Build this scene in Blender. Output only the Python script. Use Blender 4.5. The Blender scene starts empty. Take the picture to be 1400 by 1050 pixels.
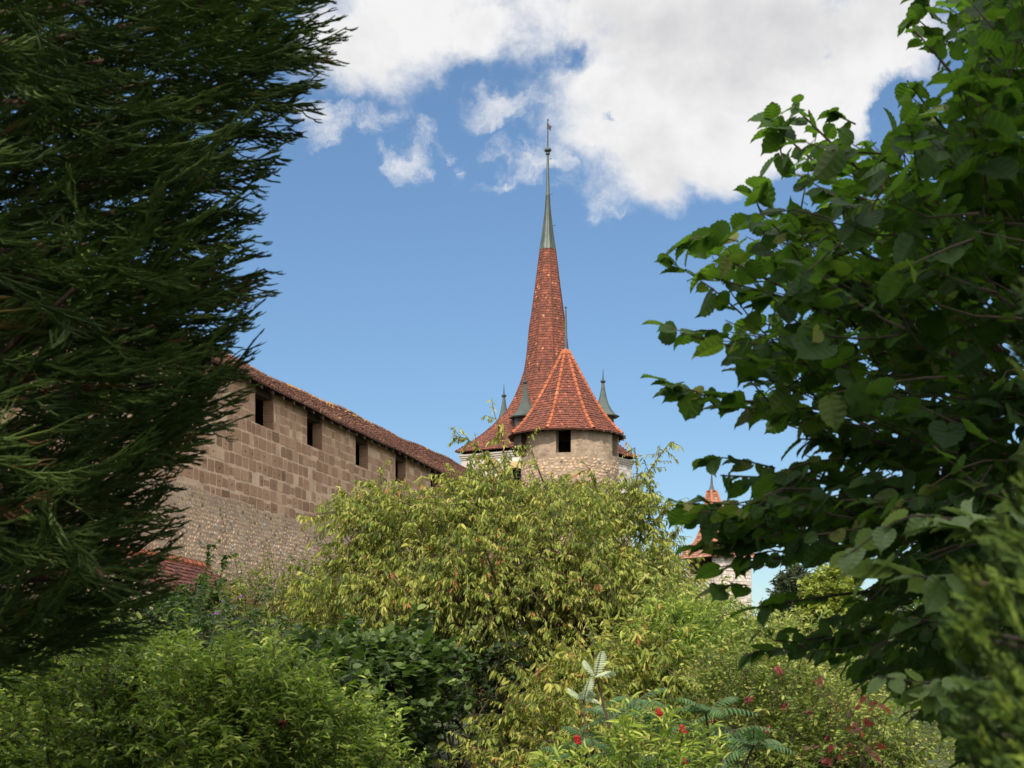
import bpy, math, random
import numpy as np
from mathutils import Vector, Matrix

# ------------------------------------------------------------------ camera, sky, sun
F = 1944.44          # focal length in pixels of a 1400 px wide frame (50 mm lens)
HZ = 899.0           # eye level row
EYE = 1.7
R = math.radians
rng = np.random.default_rng(11)
random.seed(5)
scene = bpy.context.scene
COL = scene.collection

def U(px, py, Y):
    return np.array([(px-700.0)/F*Y, Y, EYE+(HZ-py)/F*Y])

cam = bpy.data.cameras.new('camera'); camo = bpy.data.objects.new('camera', cam); COL.objects.link(camo)
camo.location = (0, 0, EYE); camo.rotation_euler = (R(90), 0, 0)
cam.lens = 50; cam.sensor_width = 36; cam.shift_y = (HZ-525)/1400.0
cam.clip_end = 6000; cam.clip_start = 0.05
cam.dof.use_dof = True; cam.dof.focus_distance = 60; cam.dof.aperture_fstop = 8.0
scene.camera = camo

SUN_AZ = (-0.13, -1.0); SUN_EL = 45
world = bpy.data.worlds.new('World'); scene.world = world; world.use_nodes = True
EXPO = 0.6
scene.view_settings.view_transform = 'Standard'; scene.view_settings.look = 'None'
scene.view_settings.exposure = EXPO; scene.view_settings.gamma = 1.0
scene.cycles.use_denoising = True
scene.cycles.max_bounces = 7; scene.cycles.transmission_bounces = 4; scene.cycles.transparent_max_bounces = 4

class NT:
    """tiny helper for node graphs"""
    def __init__(s, tree): s.t = tree; s.n = tree.nodes; s.l = tree.links
    def node(s, typ, **kw):
        n = s.n.new(typ)
        for k, v in kw.items(): setattr(n, k, v)
        return n
    def put(s, sock, v):
        if isinstance(v, bpy.types.NodeSocket): s.l.new(v, sock)
        elif v is not None: sock.default_value = v
    def math(s, op, a, b=None, c=None, clamp=False):
        n = s.node('ShaderNodeMath', operation=op, use_clamp=clamp)
        s.put(n.inputs[0], a); s.put(n.inputs[1], b); s.put(n.inputs[2], c)
        return n.outputs[0]
    def vmath(s, op, a, b=None):
        n = s.node('ShaderNodeVectorMath', operation=op)
        s.put(n.inputs[0], a); s.put(n.inputs[1], b)
        return n.outputs['Value'] if op in ('LENGTH', 'DOT_PRODUCT', 'DISTANCE') else n.outputs['Vector']
    def mix(s, fac, a, b, mode='MIX'):
        n = s.node('ShaderNodeMix', data_type='RGBA', blend_type=mode)
        s.put(n.inputs[0], fac); s.put(n.inputs[6], a); s.put(n.inputs[7], b)
        return n.outputs[2]
    def smooth(s, v, a, b, x=0.0, y=1.0):
        n = s.node('ShaderNodeMapRange', interpolation_type='SMOOTHSTEP')
        s.put(n.inputs[0], v); n.inputs[1].default_value = a; n.inputs[2].default_value = b
        n.inputs[3].default_value = x; n.inputs[4].default_value = y
        return n.outputs[0]
    def noise(s, vec, scale, detail=5, rough=.55, dist=0.0, out=0):
        n = s.node('ShaderNodeTexNoise'); s.put(n.inputs['Vector'], vec)
        n.inputs['Scale'].default_value = scale; n.inputs['Detail'].default_value = detail
        n.inputs['Roughness'].default_value = rough; n.inputs['Distortion'].default_value = dist
        return n.outputs[out]
    def ramp(s, fac, stops, interp='LINEAR'):
        n = s.node('ShaderNodeValToRGB'); s.put(n.inputs[0], fac); cr = n.color_ramp; cr.interpolation = interp
        while len(cr.elements) < len(stops): cr.elements.new(.5)
        for e, (p, c) in zip(cr.elements, stops): e.position = p; e.color = (*c, 1)
        return n.outputs[0]

def build_world():
    w = NT(world.node_tree); w.n.clear()
    out = w.node('ShaderNodeOutputWorld')
    sky = w.node('ShaderNodeTexSky', sky_type='NISHITA', sun_disc=False)
    sky.sun_elevation = R(SUN_EL); sky.sun_rotation = math.atan2(SUN_AZ[0], SUN_AZ[1])
    sky.altitude = 500; sky.air_density = 1.0; sky.dust_density = 0.1; sky.ozone_density = 2.0
    tc0 = w.node('ShaderNodeTexCoord').outputs['Generated']
    sp0 = w.node('ShaderNodeSeparateXYZ'); w.l.new(tc0, sp0.inputs[0])
    tone = w.mix(w.smooth(sp0.outputs['Z'], 0.0, .42), (.52, .61, .68, 1), (.70, .81, .86, 1))
    skyc = w.mix(1.0, sky.outputs[0], tone, 'MULTIPLY')
    skybg = w.node('ShaderNodeBackground'); w.l.new(skyc, skybg.inputs[0]); skybg.inputs[1].default_value = 0.098
    tc = w.node('ShaderNodeTexCoord').outputs['Generated']
    sep = w.node('ShaderNodeSeparateXYZ'); w.l.new(tc, sep.inputs[0])
    blobs = [(600,0,215,140,1),(500,40,130,85,.9),(690,60,120,75,.9),(930,10,330,170,1.1),(900,150,175,130,1.1),(1060,130,190,125,1.1),
             (1180,40,120,120,.9),(800,170,95,60,.6),(900,235,90,62,.75),(1000,210,110,60,.7),(1000,-200,700,190,1)]
    wisps = [(445,166,60,32,1.0),(520,165,58,34,.58),(560,225,44,38,.75),(590,190,42,28,.55),(738,224,110,44,.8),(838,268,46,44,.6),(700,140,90,40,.7),(630,232,30,22,.7),(690,255,50,14,.5),(1130,210,80,40,.7)]
    holes = [(772,78,44,30,.35),(845,160,24,14,.4),(640,92,40,30,.2),(1125,75,30,18,.25),(1225,150,45,60,.6)]
    def warped(sc, amt, det=7):
        wv = w.vmath('SUBTRACT', w.noise(tc, sc, det, .62, 0, 1), (0.5, 0.5, 0.5))
        q = w.node('ShaderNodeVectorMath', operation='SCALE'); w.l.new(wv, q.inputs[0]); q.inputs['Scale'].default_value = amt
        return w.vmath('ADD', tc, q.outputs[0])
    D = warped(7.0, .095); D2 = warped(22.0, .055)
    def blob(cx, cy, rx, ry, dd=None):
        v = np.array([(cx-700)/F, 1, (HZ-cy)/F]); n = np.linalg.norm(v); v /= n
        d = w.vmath('SUBTRACT', dd or D, tuple(v))
        m = w.vmath('MULTIPLY', d, (F*n/rx, .5, F*n/ry))
        return w.math('SUBTRACT', 1.0, w.vmath('LENGTH', m))
    def gather(lst, dd):
        acc = None
        for cx, cy, rx, ry, k in lst:
            b = w.math('MULTIPLY', w.math('MAXIMUM', blob(cx, cy, rx, ry, dd), 0), k*1.5)
            acc = b if acc is None else w.math('MAXIMUM', acc, b)
        return acc
    acc = gather(blobs, D)
    for cx, cy, rx, ry, k in holes:
        acc = w.math('SUBTRACT', acc, w.math('MULTIPLY', w.math('MAXIMUM', blob(cx, cy, rx, ry, D2), 0), k*2))
    n1 = w.noise(tc, 8.0, 10, .6, .2)
    n2 = w.noise(tc, 30.0, 8, .65, .3)
    nn = w.math('ADD', w.math('MULTIPLY', w.math('SUBTRACT', n1, .5), 1.9), w.math('MULTIPLY', w.math('SUBTRACT', n2, .5), 1.1))
    dens = w.math('ADD', acc, w.math('MULTIPLY', nn, w.smooth(acc, .0, .2, .0, 1.0)))
    wsp = gather(wisps, D2)
    wn = w.noise(w.vmath('MULTIPLY', D2, (1.0, 1.0, 1.5)), 24.0, 9, .66, .5)
    wd = w.math('ADD', wsp, w.math('MULTIPLY', w.math('SUBTRACT', wn, .5), w.smooth(wsp, 0, .25, 0, 3.0)))
    wal = w.math('MULTIPLY', w.smooth(wd, .08, 1.25), .78)
    # unseen broken cloud added over the rest of the dome for ambient light
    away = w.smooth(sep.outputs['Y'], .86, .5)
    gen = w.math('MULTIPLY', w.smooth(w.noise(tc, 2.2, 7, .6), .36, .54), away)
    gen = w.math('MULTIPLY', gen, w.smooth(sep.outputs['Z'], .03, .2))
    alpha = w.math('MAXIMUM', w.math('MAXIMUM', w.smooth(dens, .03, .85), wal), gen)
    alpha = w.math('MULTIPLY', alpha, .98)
    # cloud light and shade: thick middle greyer, edges white
    gv = blob(1020, 30, 330, 110)
    g = w.math('MULTIPLY', w.smooth(gv, 0, .75), .36)
    g2 = w.smooth(w.noise(tc, 6.5, 5, .5, .2), .42, .68)
    g = w.math('ADD', g, w.math('MULTIPLY', w.math('MULTIPLY', g2, w.smooth(dens, .4, 1.0)), .20), clamp=True)
    # relief: each billow is brighter on its upper side
    lo = w.noise(w.vmath('ADD', tc, (0.004, 0.0, 0.016)), 8.0, 10, .6, .2)
    rel = w.math('MULTIPLY', w.math('SUBTRACT', lo, n1), 1.9)
    g = w.math('ADD', g, w.math('MULTIPLY', rel, w.smooth(dens, .2, .8)), clamp=True)
    ccol = w.mix(g, (.95, .94, .935, 1), (.50, .505, .53, 1))
    cbg = w.node('ShaderNodeBackground'); w.l.new(ccol, cbg.inputs[0]); w.l.new(w.math('MULTIPLY', w.math('ADD', 1.0, w.math('MULTIPLY', away, 1.1)), .98/2**EXPO), cbg.inputs[1])  # cloud outside the frame is made brighter to lift the ambient light
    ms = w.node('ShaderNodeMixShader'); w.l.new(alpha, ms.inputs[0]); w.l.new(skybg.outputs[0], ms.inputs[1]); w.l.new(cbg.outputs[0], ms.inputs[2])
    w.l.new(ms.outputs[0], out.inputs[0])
build_world()

sund = Vector((SUN_AZ[0], SUN_AZ[1], 0)).normalized()*math.cos(R(SUN_EL)) + Vector((0, 0, math.sin(R(SUN_EL))))
sl = bpy.data.lights.new('sun', 'SUN'); sl.energy = 3.4; sl.angle = R(0.6); sl.color = (1.0, .92, .80)
so = bpy.data.objects.new('sun', sl); COL.objects.link(so); so.rotation_euler = sund.to_track_quat('Z', 'Y').to_euler()

# ------------------------------------------------------------------ object helpers
def thing(name, label, cat, loc=(0, 0, 0), group=None):
    o = bpy.data.objects.new(name, None); COL.objects.link(o); o.location = tuple(float(v) for v in loc)
    o.empty_display_size = .3
    o['label'] = label; o['category'] = cat
    if group: o['group'] = group
    return o

def link_mesh(name, me, parent=None, label=None):
    o = bpy.data.objects.new(name, me); COL.objects.link(o)
    if parent is not None:
        o.parent = parent
        # geometry is written in world coordinates: shift into the parent's space
        p = parent; off = Vector((0, 0, 0))
        while p is not None: off += p.location; p = p.parent
        me.transform(Matrix.Translation(-off))
    if label: o['label'] = label
    return o

def raw_mesh(name, V, counts, idx, mats, rnd=None, matidx=None, smooth=False):
    me = bpy.data.meshes.new(name)
    V = np.ascontiguousarray(V, dtype=np.float32); idx = np.ascontiguousarray(idx, dtype=np.int32)
    counts = np.asarray(counts, dtype=np.int32)
    me.vertices.add(len(V)); me.vertices.foreach_set('co', V.ravel())
    me.loops.add(len(idx)); me.loops.foreach_set('vertex_index', idx)
    me.polygons.add(len(counts))
    st = np.zeros(len(counts), dtype=np.int32); st[1:] = np.cumsum(counts)[:-1]
    me.polygons.foreach_set('loop_start', st); me.polygons.foreach_set('loop_total', counts)
    if matidx is not None: me.polygons.foreach_set('material_index', np.asarray(matidx, dtype=np.int32))
    me.polygons.foreach_set('use_smooth', np.full(len(counts), smooth))
    for m in (mats if isinstance(mats, (list, tuple)) else [mats]): me.materials.append(m)
    if rnd is not None:
        a = me.attributes.new('rnd', 'FLOAT', 'POINT'); a.data.foreach_set('value', np.asarray(rnd, dtype=np.float32))
    me.update(calc_edges=True)
    return me

class Acc:
    """collects loose geometry, several materials, one mesh"""
    def __init__(s): s.V = []; s.c = []; s.i = []; s.r = []; s.m = []; s.n = 0
    def add(s, V, counts, idx, rnd=None, mat=0):
        V = np.asarray(V, dtype=np.float64).reshape(-1, 3)
        s.V.append(V); s.c.append(np.asarray(counts, dtype=np.int64)); s.i.append(np.asarray(idx, dtype=np.int64)+s.n)
        s.r.append(np.full(len(V), .5) if rnd is None else np.broadcast_to(rnd, (len(V),)))
        s.m.append(np.full(len(counts), mat)); s.n += len(V)
    def poly(s, pts, rnd=None, mat=0): s.add(pts, [len(pts)], list(range(len(pts))), rnd, mat)
    def box(s, o, a, b, c, rnd=None, mat=0):
        """box from corner o along vectors a, b, c"""
        o, a, b, c = (np.array(v, float) for v in (o, a, b, c))
        V = [o, o+a, o+a+b, o+b, o+c, o+a+c, o+a+b+c, o+b+c]
        s.add(V, [4]*6, [0,3,2,1, 4,5,6,7, 0,1,5,4, 1,2,6,5, 2,3,7,6, 3,0,4,7], rnd, mat)
    def ring_tube(s, pts, rad, sides=8, mat=0, cap=True, rnd=None):
        V, c, i = tube_arrays(np.array([pts], float), np.array([rad], float), sides)
        s.add(V, c, i, rnd, mat)
    def build(s, name, mats, parent=None, smooth=False, label=None):
        me = raw_mesh(name, np.concatenate(s.V), np.concatenate(s.c), np.concatenate(s.i), mats, np.concatenate(s.r), np.concatenate(s.m), smooth)
        return link_mesh(name, me, parent, label)

def norm(v): return v/np.maximum(np.linalg.norm(v, axis=-1, keepdims=True), 1e-9)

def inst(acc, TV, TF, P, A, B, C, rnd=None, jit=0.0, mat=0):
    """stamp a template (K,3) at N places with axes A,B,C"""
    TV = np.asarray(TV, float); N = len(P); K = len(TV)
    T = np.broadcast_to(TV, (N, K, 3))
    if jit: T = T + rng.normal(0, jit, (N, K, 3))*np.array([1, 1, .3])
    V = P[:, None, :] + T[..., 0:1]*A[:, None, :] + T[..., 1:2]*B[:, None, :] + T[..., 2:3]*C[:, None, :]
    cnt = np.tile([len(f) for f in TF], N); flat = np.concatenate([np.array(f) for f in TF])
    idx = (flat[None, :] + (np.arange(N)*K)[:, None]).ravel()
    r = None if rnd is None else np.repeat(rnd, K)
    acc.add(V.reshape(-1, 3), cnt, idx, r, mat)

def tube_arrays(PL, RD, sides=3):
    """PL (N,K,3) polylines, RD (N,K) radii"""
    N, K, _ = PL.shape
    T = np.gradient(PL, axis=1) if K > 2 else np.repeat(PL[:, 1:]-PL[:, :1], K, axis=1)
    T = norm(T); up = np.zeros_like(T); up[..., 2] = 1
    flat = np.abs(T[..., 2]) > .93; up[flat] = (0, 1, 0)
    S = norm(np.cross(T, up)); Q = np.cross(S, T)
    a = np.arange(sides)*2*math.pi/sides
    V = PL[:, :, None, :] + RD[:, :, None, None]*(S[:, :, None, :]*np.cos(a)[None, None, :, None]+Q[:, :, None, :]*np.sin(a)[None, None, :, None])
    f = []
    for k in range(K-1):
        for j in range(sides):
            j2 = (j+1) % sides
            f.append([k*sides+j, k*sides+j2, (k+1)*sides+j2, (k+1)*sides+j])
    f = np.array(f).ravel()
    idx = (f[None, :]+(np.arange(N)*K*sides)[:, None]).ravel()
    return V.reshape(-1, 3), np.full(N*(K-1)*sides, 4), idx

def tubes(acc, PL, RD, sides=3, rnd=None, mat=0):
    V, c, i = tube_arrays(PL, RD, sides)
    acc.add(V, c, i, None if rnd is None else np.repeat(rnd, PL.shape[1]*sides), mat)

# ------------------------------------------------------------------ materials
def new_mat(name):
    m = bpy.data.materials.new(name); m.use_nodes = True; t = NT(m.node_tree); t.n.clear()
    o = t.node('ShaderNodeOutputMaterial'); return m, t, o

def solid(name, stops, rough=.85, nscale=3.0, nstr=.35, bump=.3, bscale=25, use_rnd=True, spec=.3, metal=0.0, detail=6, bdist=.02, interp='LINEAR'):
    m, t, o = new_mat(name)
    co = t.node('ShaderNodeTexCoord').outputs['Object']
    at = t.node('ShaderNodeAttribute', attribute_name='rnd').outputs['Fac']
    n = t.noise(co, nscale, detail, .6)
    if use_rnd:
        f = t.math('ADD', at, t.math('MULTIPLY', t.math('SUBTRACT', n, .5), nstr*2), clamp=True)
    else:
        f = t.math('ADD', .5, t.math('MULTIPLY', t.math('SUBTRACT', n, .5), nstr*4), clamp=True)
    c = t.ramp(f, stops, interp)
    p = t.node('ShaderNodeBsdfPrincipled'); t.l.new(c, p.inputs['Base Color'])
    p.inputs['Roughness'].default_value = rough; p.inputs['Specular IOR Level'].default_value = spec; p.inputs['Metallic'].default_value = metal
    if bump:
        b = t.node('ShaderNodeBump'); b.inputs['Strength'].default_value = bump; b.inputs['Distance'].default_value = bdist
        t.l.new(t.noise(co, bscale, 5, .65), b.inputs['Height']); t.l.new(b.outputs[0], p.inputs['Normal'])
    t.l.new(p.outputs[0], o.inputs[0])
    return m

def leaf_mat(name, stops, trans=.35, tcol=(.35, .5, .06), rough=.55, spec=.35):
    m, t, o = new_mat(name)
    at = t.node('ShaderNodeAttribute', attribute_name='rnd').outputs['Fac']
    co = t.node('ShaderNodeTexCoord').outputs['Object']
    n = t.noise(co, 1.3, 3, .6)
    f = t.math('ADD', at, t.math('MULTIPLY', t.math('SUBTRACT', n, .5), .5), clamp=True)
    c = t.ramp(f, stops)
    p = t.node('ShaderNodeBsdfPrincipled'); t.l.new(c, p.inputs['Base Color'])
    p.inputs['Roughness'].default_value = rough; p.inputs['Specular IOR Level'].default_value = spec
    tr = t.node('ShaderNodeBsdfTranslucent'); tc = t.mix(.55, c, (*tcol, 1)); t.l.new(tc, tr.inputs[0])
    ms = t.node('ShaderNodeMixShader'); ms.inputs[0].default_value = trans
    t.l.new(p.outputs[0], ms.inputs[1]); t.l.new(tr.outputs[0], ms.inputs[2]); t.l.new(ms.outputs[0], o.inputs[0])
    return m

M = {}
M['tile_red'] = solid('clay tiles red', [(0, (.06, .028, .022)), (.3, (.115, .044, .031)), (.62, (.18, .060, .038)), (.85, (.29, .088, .048)), (1, (.40, .18, .10))], .88, 1.2, .05, .3, 40)
M['tile_pale'] = solid('sun bleached tiles', [(0, (.16, .07, .045)), (.5, (.33, .155, .10)), (1, (.50, .30, .21))], .9, 1.5, .15, .3, 30)
M['tile_orange'] = solid('clay hip tiles orange', [(0, (.20, .06, .03)), (.5, (.34, .10, .045)), (1, (.46, .18, .09))], .85, 2, .3, .3, 30)
M['tile_brown'] = solid('weathered brown tiles', [(0, (.05, .028, .022)), (.3, (.12, .058, .043)), (.6, (.195, .095, .066)), (.82, (.32, .18, .12)), (.93, (.45, .30, .18)), (1, (.55, .30, .05))], .9, .8, .2, .4, 40)
M['underlay'] = solid('roof boards', [(0, (.05, .025, .018)), (1, (.12, .05, .035))], .9, 4, .3, .2)
M['timber'] = solid('old timber', [(0, (.035, .024, .018)), (1, (.10, .07, .05))], .85, 6, .35, .4, 20)
M['copper'] = solid('verdigris copper', [(0, (.028, .031, .028)), (.45, (.052, .064, .055)), (1, (.13, .175, .14))], .5, 1.2, .45, .1, 10, spec=.4)
M['lead'] = solid('dark lead', [(0, (.04, .045, .05)), (1, (.10, .11, .115))], .55, 2, .4, .1, spec=.4)
M['iron'] = solid('dark iron', [(0, (.02, .018, .016)), (1, (.05, .045, .04))], .5, 2, .3, .1)
M['mortar'] = solid('pale lime mortar', [(0, (.34, .215, .14)), (.5, (.52, .355, .245)), (1, (.64, .46, .325))], .95, 1.3, .5, .6, 14, False)
M['mortar_grey'] = solid('rubble mortar', [(0, (.20, .135, .09)), (.5, (.37, .262, .18)), (1, (.50, .37, .265))], .95, 1.1, .5, .8, 10, False)
M['block'] = solid('brown sandstone blocks', [(0, (.20, .112, .066)), (.4, (.335, .195, .118)), (.75, (.43, .265, .165)), (1, (.60, .42, .28))], .92, 2.2, .22, .6, 22)
M['rubble'] = solid('field stones', [(0, (.09, .075, .065)), (.16, (.26, .195, .14)), (.5, (.42, .295, .20)), (.72, (.52, .37, .235)), (.84, (.52, .35, .20)), (.93, (.48, .44, .40)), (1, (.40, .19, .12))], .9, 3, .1, .4, 30)
M['plaster'] = solid('worn tower plaster', [(0, (.15, .11, .075)), (.5, (.29, .215, .15)), (1, (.43, .335, .245))], .95, 1.4, .45, .9, 5, False, bdist=.05)
M['white_stone'] = solid('pale limestone blocks', [(0, (.42, .36, .31)), (.5, (.58, .52, .46)), (1, (.72, .67, .61))], .9, 2, .25, .4, 15)
M['yellow_stone'] = solid('yellow limestone', [(0, (.42, .28, .13)), (1, (.62, .43, .22))], .9, 2, .4, .4, 15)
M['pale_joint'] = solid('pale joints', [(0, (.34, .29, .25)), (1, (.50, .44, .38))], .95, 1.5, .4, .4, 15, False)
M['dark_inside'] = solid('dark louvre boards and painted hole shade', [(0, (.012, .010, .009)), (1, (.035, .028, .024))], .95, 2, .3, 0)
M['bark'] = solid('grey brown bark', [(0, (.05, .035, .025)), (1, (.17, .13, .10))], .9, 6, .4, .5, 30)
M['bark_red'] = solid('fibrous red bark', [(0, (.025, .014, .009)), (1, (.08, .04, .025))], .95, 5, .4, .6, 18)
M['twig'] = solid('twigs', [(0, (.035, .028, .018)), (1, (.13, .09, .055))], .9, 6, .4, 0)
M['berry'] = solid('red fruit', [(0, (.28, .006, .01)), (1, (.5, .02, .02))], .6, 20, .4, .4, 60)
M['maroon'] = solid('dark red berries', [(0, (.10, .015, .02)), (1, (.22, .04, .04))], .6, 20, .4, .2, 60)
M['purple'] = solid('purple blossom', [(0, (.16, .05, .25)), (1, (.35, .14, .46))], .8, 20, .4, .2, 60)
M['soil'] = solid('soil and grass', [(0, (.02, .017, .01)), (.5, (.035, .045, .015)), (1, (.06, .09, .025))], .95, .35, .5, .6, 4, False, bdist=.1)

L = {}
L['cherry'] = leaf_mat('cherry leaves', [(0, (.030, .066, .007)), (.35, (.105, .155, .018)), (.68, (.25, .28, .042)), (.97, (.45, .42, .10)), (1, (.36, .12, .05))], .32, (.50, .50, .06))
L['round'] = leaf_mat('dark round leaves', [(0, (.022, .040, .009)), (.5, (.052, .085, .018)), (.9, (.095, .14, .03)), (1, (.17, .21, .04))], .22, (.2, .4, .05))
L['spring'] = leaf_mat('fresh shrub leaves', [(0, (.022, .048, .006)), (.4, (.10, .165, .018)), (.75, (.25, .33, .036)), (1, (.52, .56, .12))], .32, (.35, .55, .05))
L['small'] = leaf_mat('small privet leaves', [(0, (.03, .06, .010)), (.4, (.095, .15, .022)), (.75, (.21, .26, .04)), (1, (.38, .37, .10))], .30, (.4, .5, .06))
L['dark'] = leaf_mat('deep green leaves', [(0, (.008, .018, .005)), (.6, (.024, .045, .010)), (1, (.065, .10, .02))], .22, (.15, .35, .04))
L['hazel'] = leaf_mat('hazel leaves', [(0, (.014, .034, .007)), (.45, (.028, .062, .014)), (.9, (.052, .10, .022)), (1, (.14, .15, .03))], .40, (.20, .42, .02), .6, .3)
L['hazel_lit'] = leaf_mat('hazel leaves with painted light', [(0, (.075, .125, .035)), (.5, (.125, .19, .055)), (1, (.20, .27, .09))], .34, (.35, .5, .08), .45, .4)  # brighter copy of the hazel leaves, light painted into the colour
L['sequoia'] = leaf_mat('sequoia cords', [(0, (.014, .026, .006)), (.4, (.042, .070, .014)), (.85, (.095, .145, .028)), (.93, (.12, .16, .03)), (1, (.13, .065, .028))], .25, (.2, .4, .04), .6)
L['thuja'] = leaf_mat('thuja sprays', [(0, (.014, .034, .006)), (.6, (.07, .125, .015)), (1, (.22, .29, .04))], .22, (.35, .5, .04))
L['sumac'] = leaf_mat('sumac leaflets', [(0, (.03, .08, .03)), (.6, (.075, .15, .05)), (.9, (.14, .22, .08)), (1, (.42, .48, .30))], .28, (.25, .45, .08))
L['pale'] = leaf_mat('pale sumac leaflets', [(0, (.34, .42, .24)), (1, (.55, .60, .42))], .3, (.6, .7, .4))
L['far_dark'] = leaf_mat('far conifer', [(0, (.03, .045, .022)), (1, (.075, .10, .045))], .15, (.2, .3, .08))
L['far_light'] = leaf_mat('far yellow green tree', [(0, (.11, .15, .02)), (1, (.26, .30, .04))], .3, (.5, .6, .06))
L['maple'] = leaf_mat('red maple leaves', [(0, (.10, .07, .02)), (.45, (.25, .05, .035)), (.8, (.40, .08, .07)), (1, (.55, .16, .05))], .3, (.6, .12, .06))

# ------------------------------------------------------------------ ground
def ground():
    N = 90
    xs = np.concatenate([-np.geomspace(3000, 1, 45), np.geomspace(1, 3000, 45)])
    ys = np.concatenate([-np.geomspace(3000, 1, 45), np.geomspace(1, 3000, 45)])
    X, Y = np.meshgrid(xs, ys)
    Z = .12*np.sin(X*.5+1)*np.cos(Y*.37) + np.clip((Y-30)/60, 0, 1)*1.0
    V = np.stack([X, Y, Z], -1).reshape(-1, 3); n = 90
    i, j = np.meshgrid(np.arange(n-1), np.arange(n-1), indexing='ij')
    q = np.stack([i*n+j, i*n+j+1, (i+1)*n+j+1, (i+1)*n+j], -1).reshape(-1)
    me = raw_mesh('ground', V, np.full((n-1)*(n-1), 4), q, M['soil'], smooth=True)
    o = link_mesh('ground', me); o['kind'] = 'structure'
ground()

# ------------------------------------------------------------------ roof tiles and stones
TILE_V = [(-.5, 1.25, .0), (.5, 1.25, .0), (.5, .28, 1), (.27, .03, 1), (-.27, .03, 1), (-.5, .28, 1), (.5, .28, -.3), (.27, .03, -.3), (-.27, .03, -.3), (-.5, .28, -.3)]
TILE_F = [(0, 5, 4, 3, 2, 1), (2, 3, 7, 6), (3, 4, 8, 7), (4, 5, 9, 8)]
def tile_patch(acc, Lp, Rp, rh=.2, tw=.19, lift=.028, seed=0, tint=None, warp=None, mat=0, spread=.22):
    """tiles laid on the strip between the rails Lp and Rp (eave first)"""
    g = np.random.default_rng(seed); Lp = np.array(Lp, float); Rp = np.array(Rp, float)
    mid = (Lp+Rp)/2; s = np.concatenate([[0], np.cumsum(np.linalg.norm(np.diff(mid, axis=0), axis=1))])
    P = []; A = []; B = []; C = []; r = []
    at = lambda arr, x: np.array([np.interp(x, s, arr[:, k]) for k in range(3)])
    j = 0; x = 0.0
    while x < s[-1]:
        l, rr = at(Lp, x), at(Rp, x); l2, r2 = at(Lp, x+.02), at(Rp, x+.02)
        if x+.02 > s[-1]: l2, r2 = l+(l-at(Lp, x-.02)), rr+(rr-at(Rp, x-.02))
        w = np.linalg.norm(rr-l)
        if w > .02:
            e = (rr-l)/w; gdir = norm((l2+r2)/2-(l+rr)/2); nrm = norm(np.cross(e, gdir))
            if nrm[2] < -.0001 and abs(nrm[2]) > .05: nrm = -nrm
            gdir = norm(gdir - e*np.dot(gdir, e))
            k0 = -tw*(.5 if j % 2 else 0)
            n = int(w/tw)+2
            for k in range(n):
                a = max(k0+k*tw, 0); b = min(k0+(k+1)*tw, w)
                if b-a < .04: continue
                c = l+e*(a+b)/2
                if warp is not None: c = c+warp(c)
                P.append(c+g.normal(0, .004, 3)); B.append(gdir*min(rh*(1+g.normal(0, .05)), (s[-1]-x)/1.25+.01)); A.append(e*(b-a)*.97); C.append(nrm*lift*g.uniform(.7, 1.3))
                v = .5+g.normal(0, spread)
                if tint is not None: v += tint(c)
                r.append(np.clip(v, 0, 1))
        j += 1; x += rh
    inst(acc, TILE_V, TILE_F, np.array(P), np.array(A), np.array(B), np.array(C), np.array(r), mat=mat)

def stone_template(sides=9):
    a = np.arange(sides)*2*math.pi/sides
    V = [(.5*math.cos(t), .5*math.sin(t), 0) for t in a]+[(.4*math.cos(t), .4*math.sin(t), .75) for t in a]+[(0, 0, 1)]
    Fc = [(i, (i+1) % sides, sides+(i+1) % sides, sides+i) for i in range(sides)]+[(sides+i, sides+(i+1) % sides, 2*sides) for i in range(sides)]
    return V, Fc
ST_V, ST_F = stone_template()
# a roughly squared block with worn corners
_o = [(-.5, -.40), (-.42, -.5), (0, -.49), (.42, -.5), (.5, -.40), (.5, 0), (.5, .40), (.42, .5), (0, .49), (-.42, .5), (-.5, .40), (-.5, 0)]
BL_V = [(x, y, 0) for x, y in _o]+[(x*.96, y*.95, 1) for x, y in _o]
BL_F = [(i, (i+1) % 12, 12+(i+1) % 12, 12+i) for i in range(12)]+[tuple(range(12, 24))]

def rubble_field(acc, u0, u1, z0, z1, du, dz, place, depth=.03, seed=0, mat=0, skip=.08, inside=None, bias=0.0):
    g = np.random.default_rng(seed); P = []; A = []; B = []; C = []; r = []
    rows = int((z1-z0)/dz)
    for j in range(rows):
        z = z0+(j+.5)*dz; u = u0+g.uniform(0, du)
        while u < u1:
            w = du*g.uniform(.6, 1.5)
            if g.random() > skip and (inside is None or inside(u, z)):
                p, e, n = place(u+w/2, z+g.normal(0, dz*.15)); up = np.array([0, 0, 1.])
                th = g.normal(0, .25); a = e*math.cos(th)+up*math.sin(th); b = up*math.cos(th)-e*math.sin(th)
                P.append(p-n*.006); A.append(a*w*g.uniform(.7, .98)); B.append(b*dz*g.uniform(.75, 1.15)); C.append(n*depth*g.uniform(.5, 1.4))
                q = g.random(); v = g.normal(.52, .11)
                if q < .14: v = g.uniform(.72, .86)
                elif q < .22: v = g.uniform(0, .15)
                elif q < .26: v = g.uniform(.88, .95)
                elif q < .275: v = 1
                r.append(np.clip(v+bias, 0, 1))
            u += w
    inst(acc, ST_V, ST_F, np.array(P), np.array(A), np.array(B), np.array(C), np.array(r), jit=.05, mat=mat)

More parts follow.
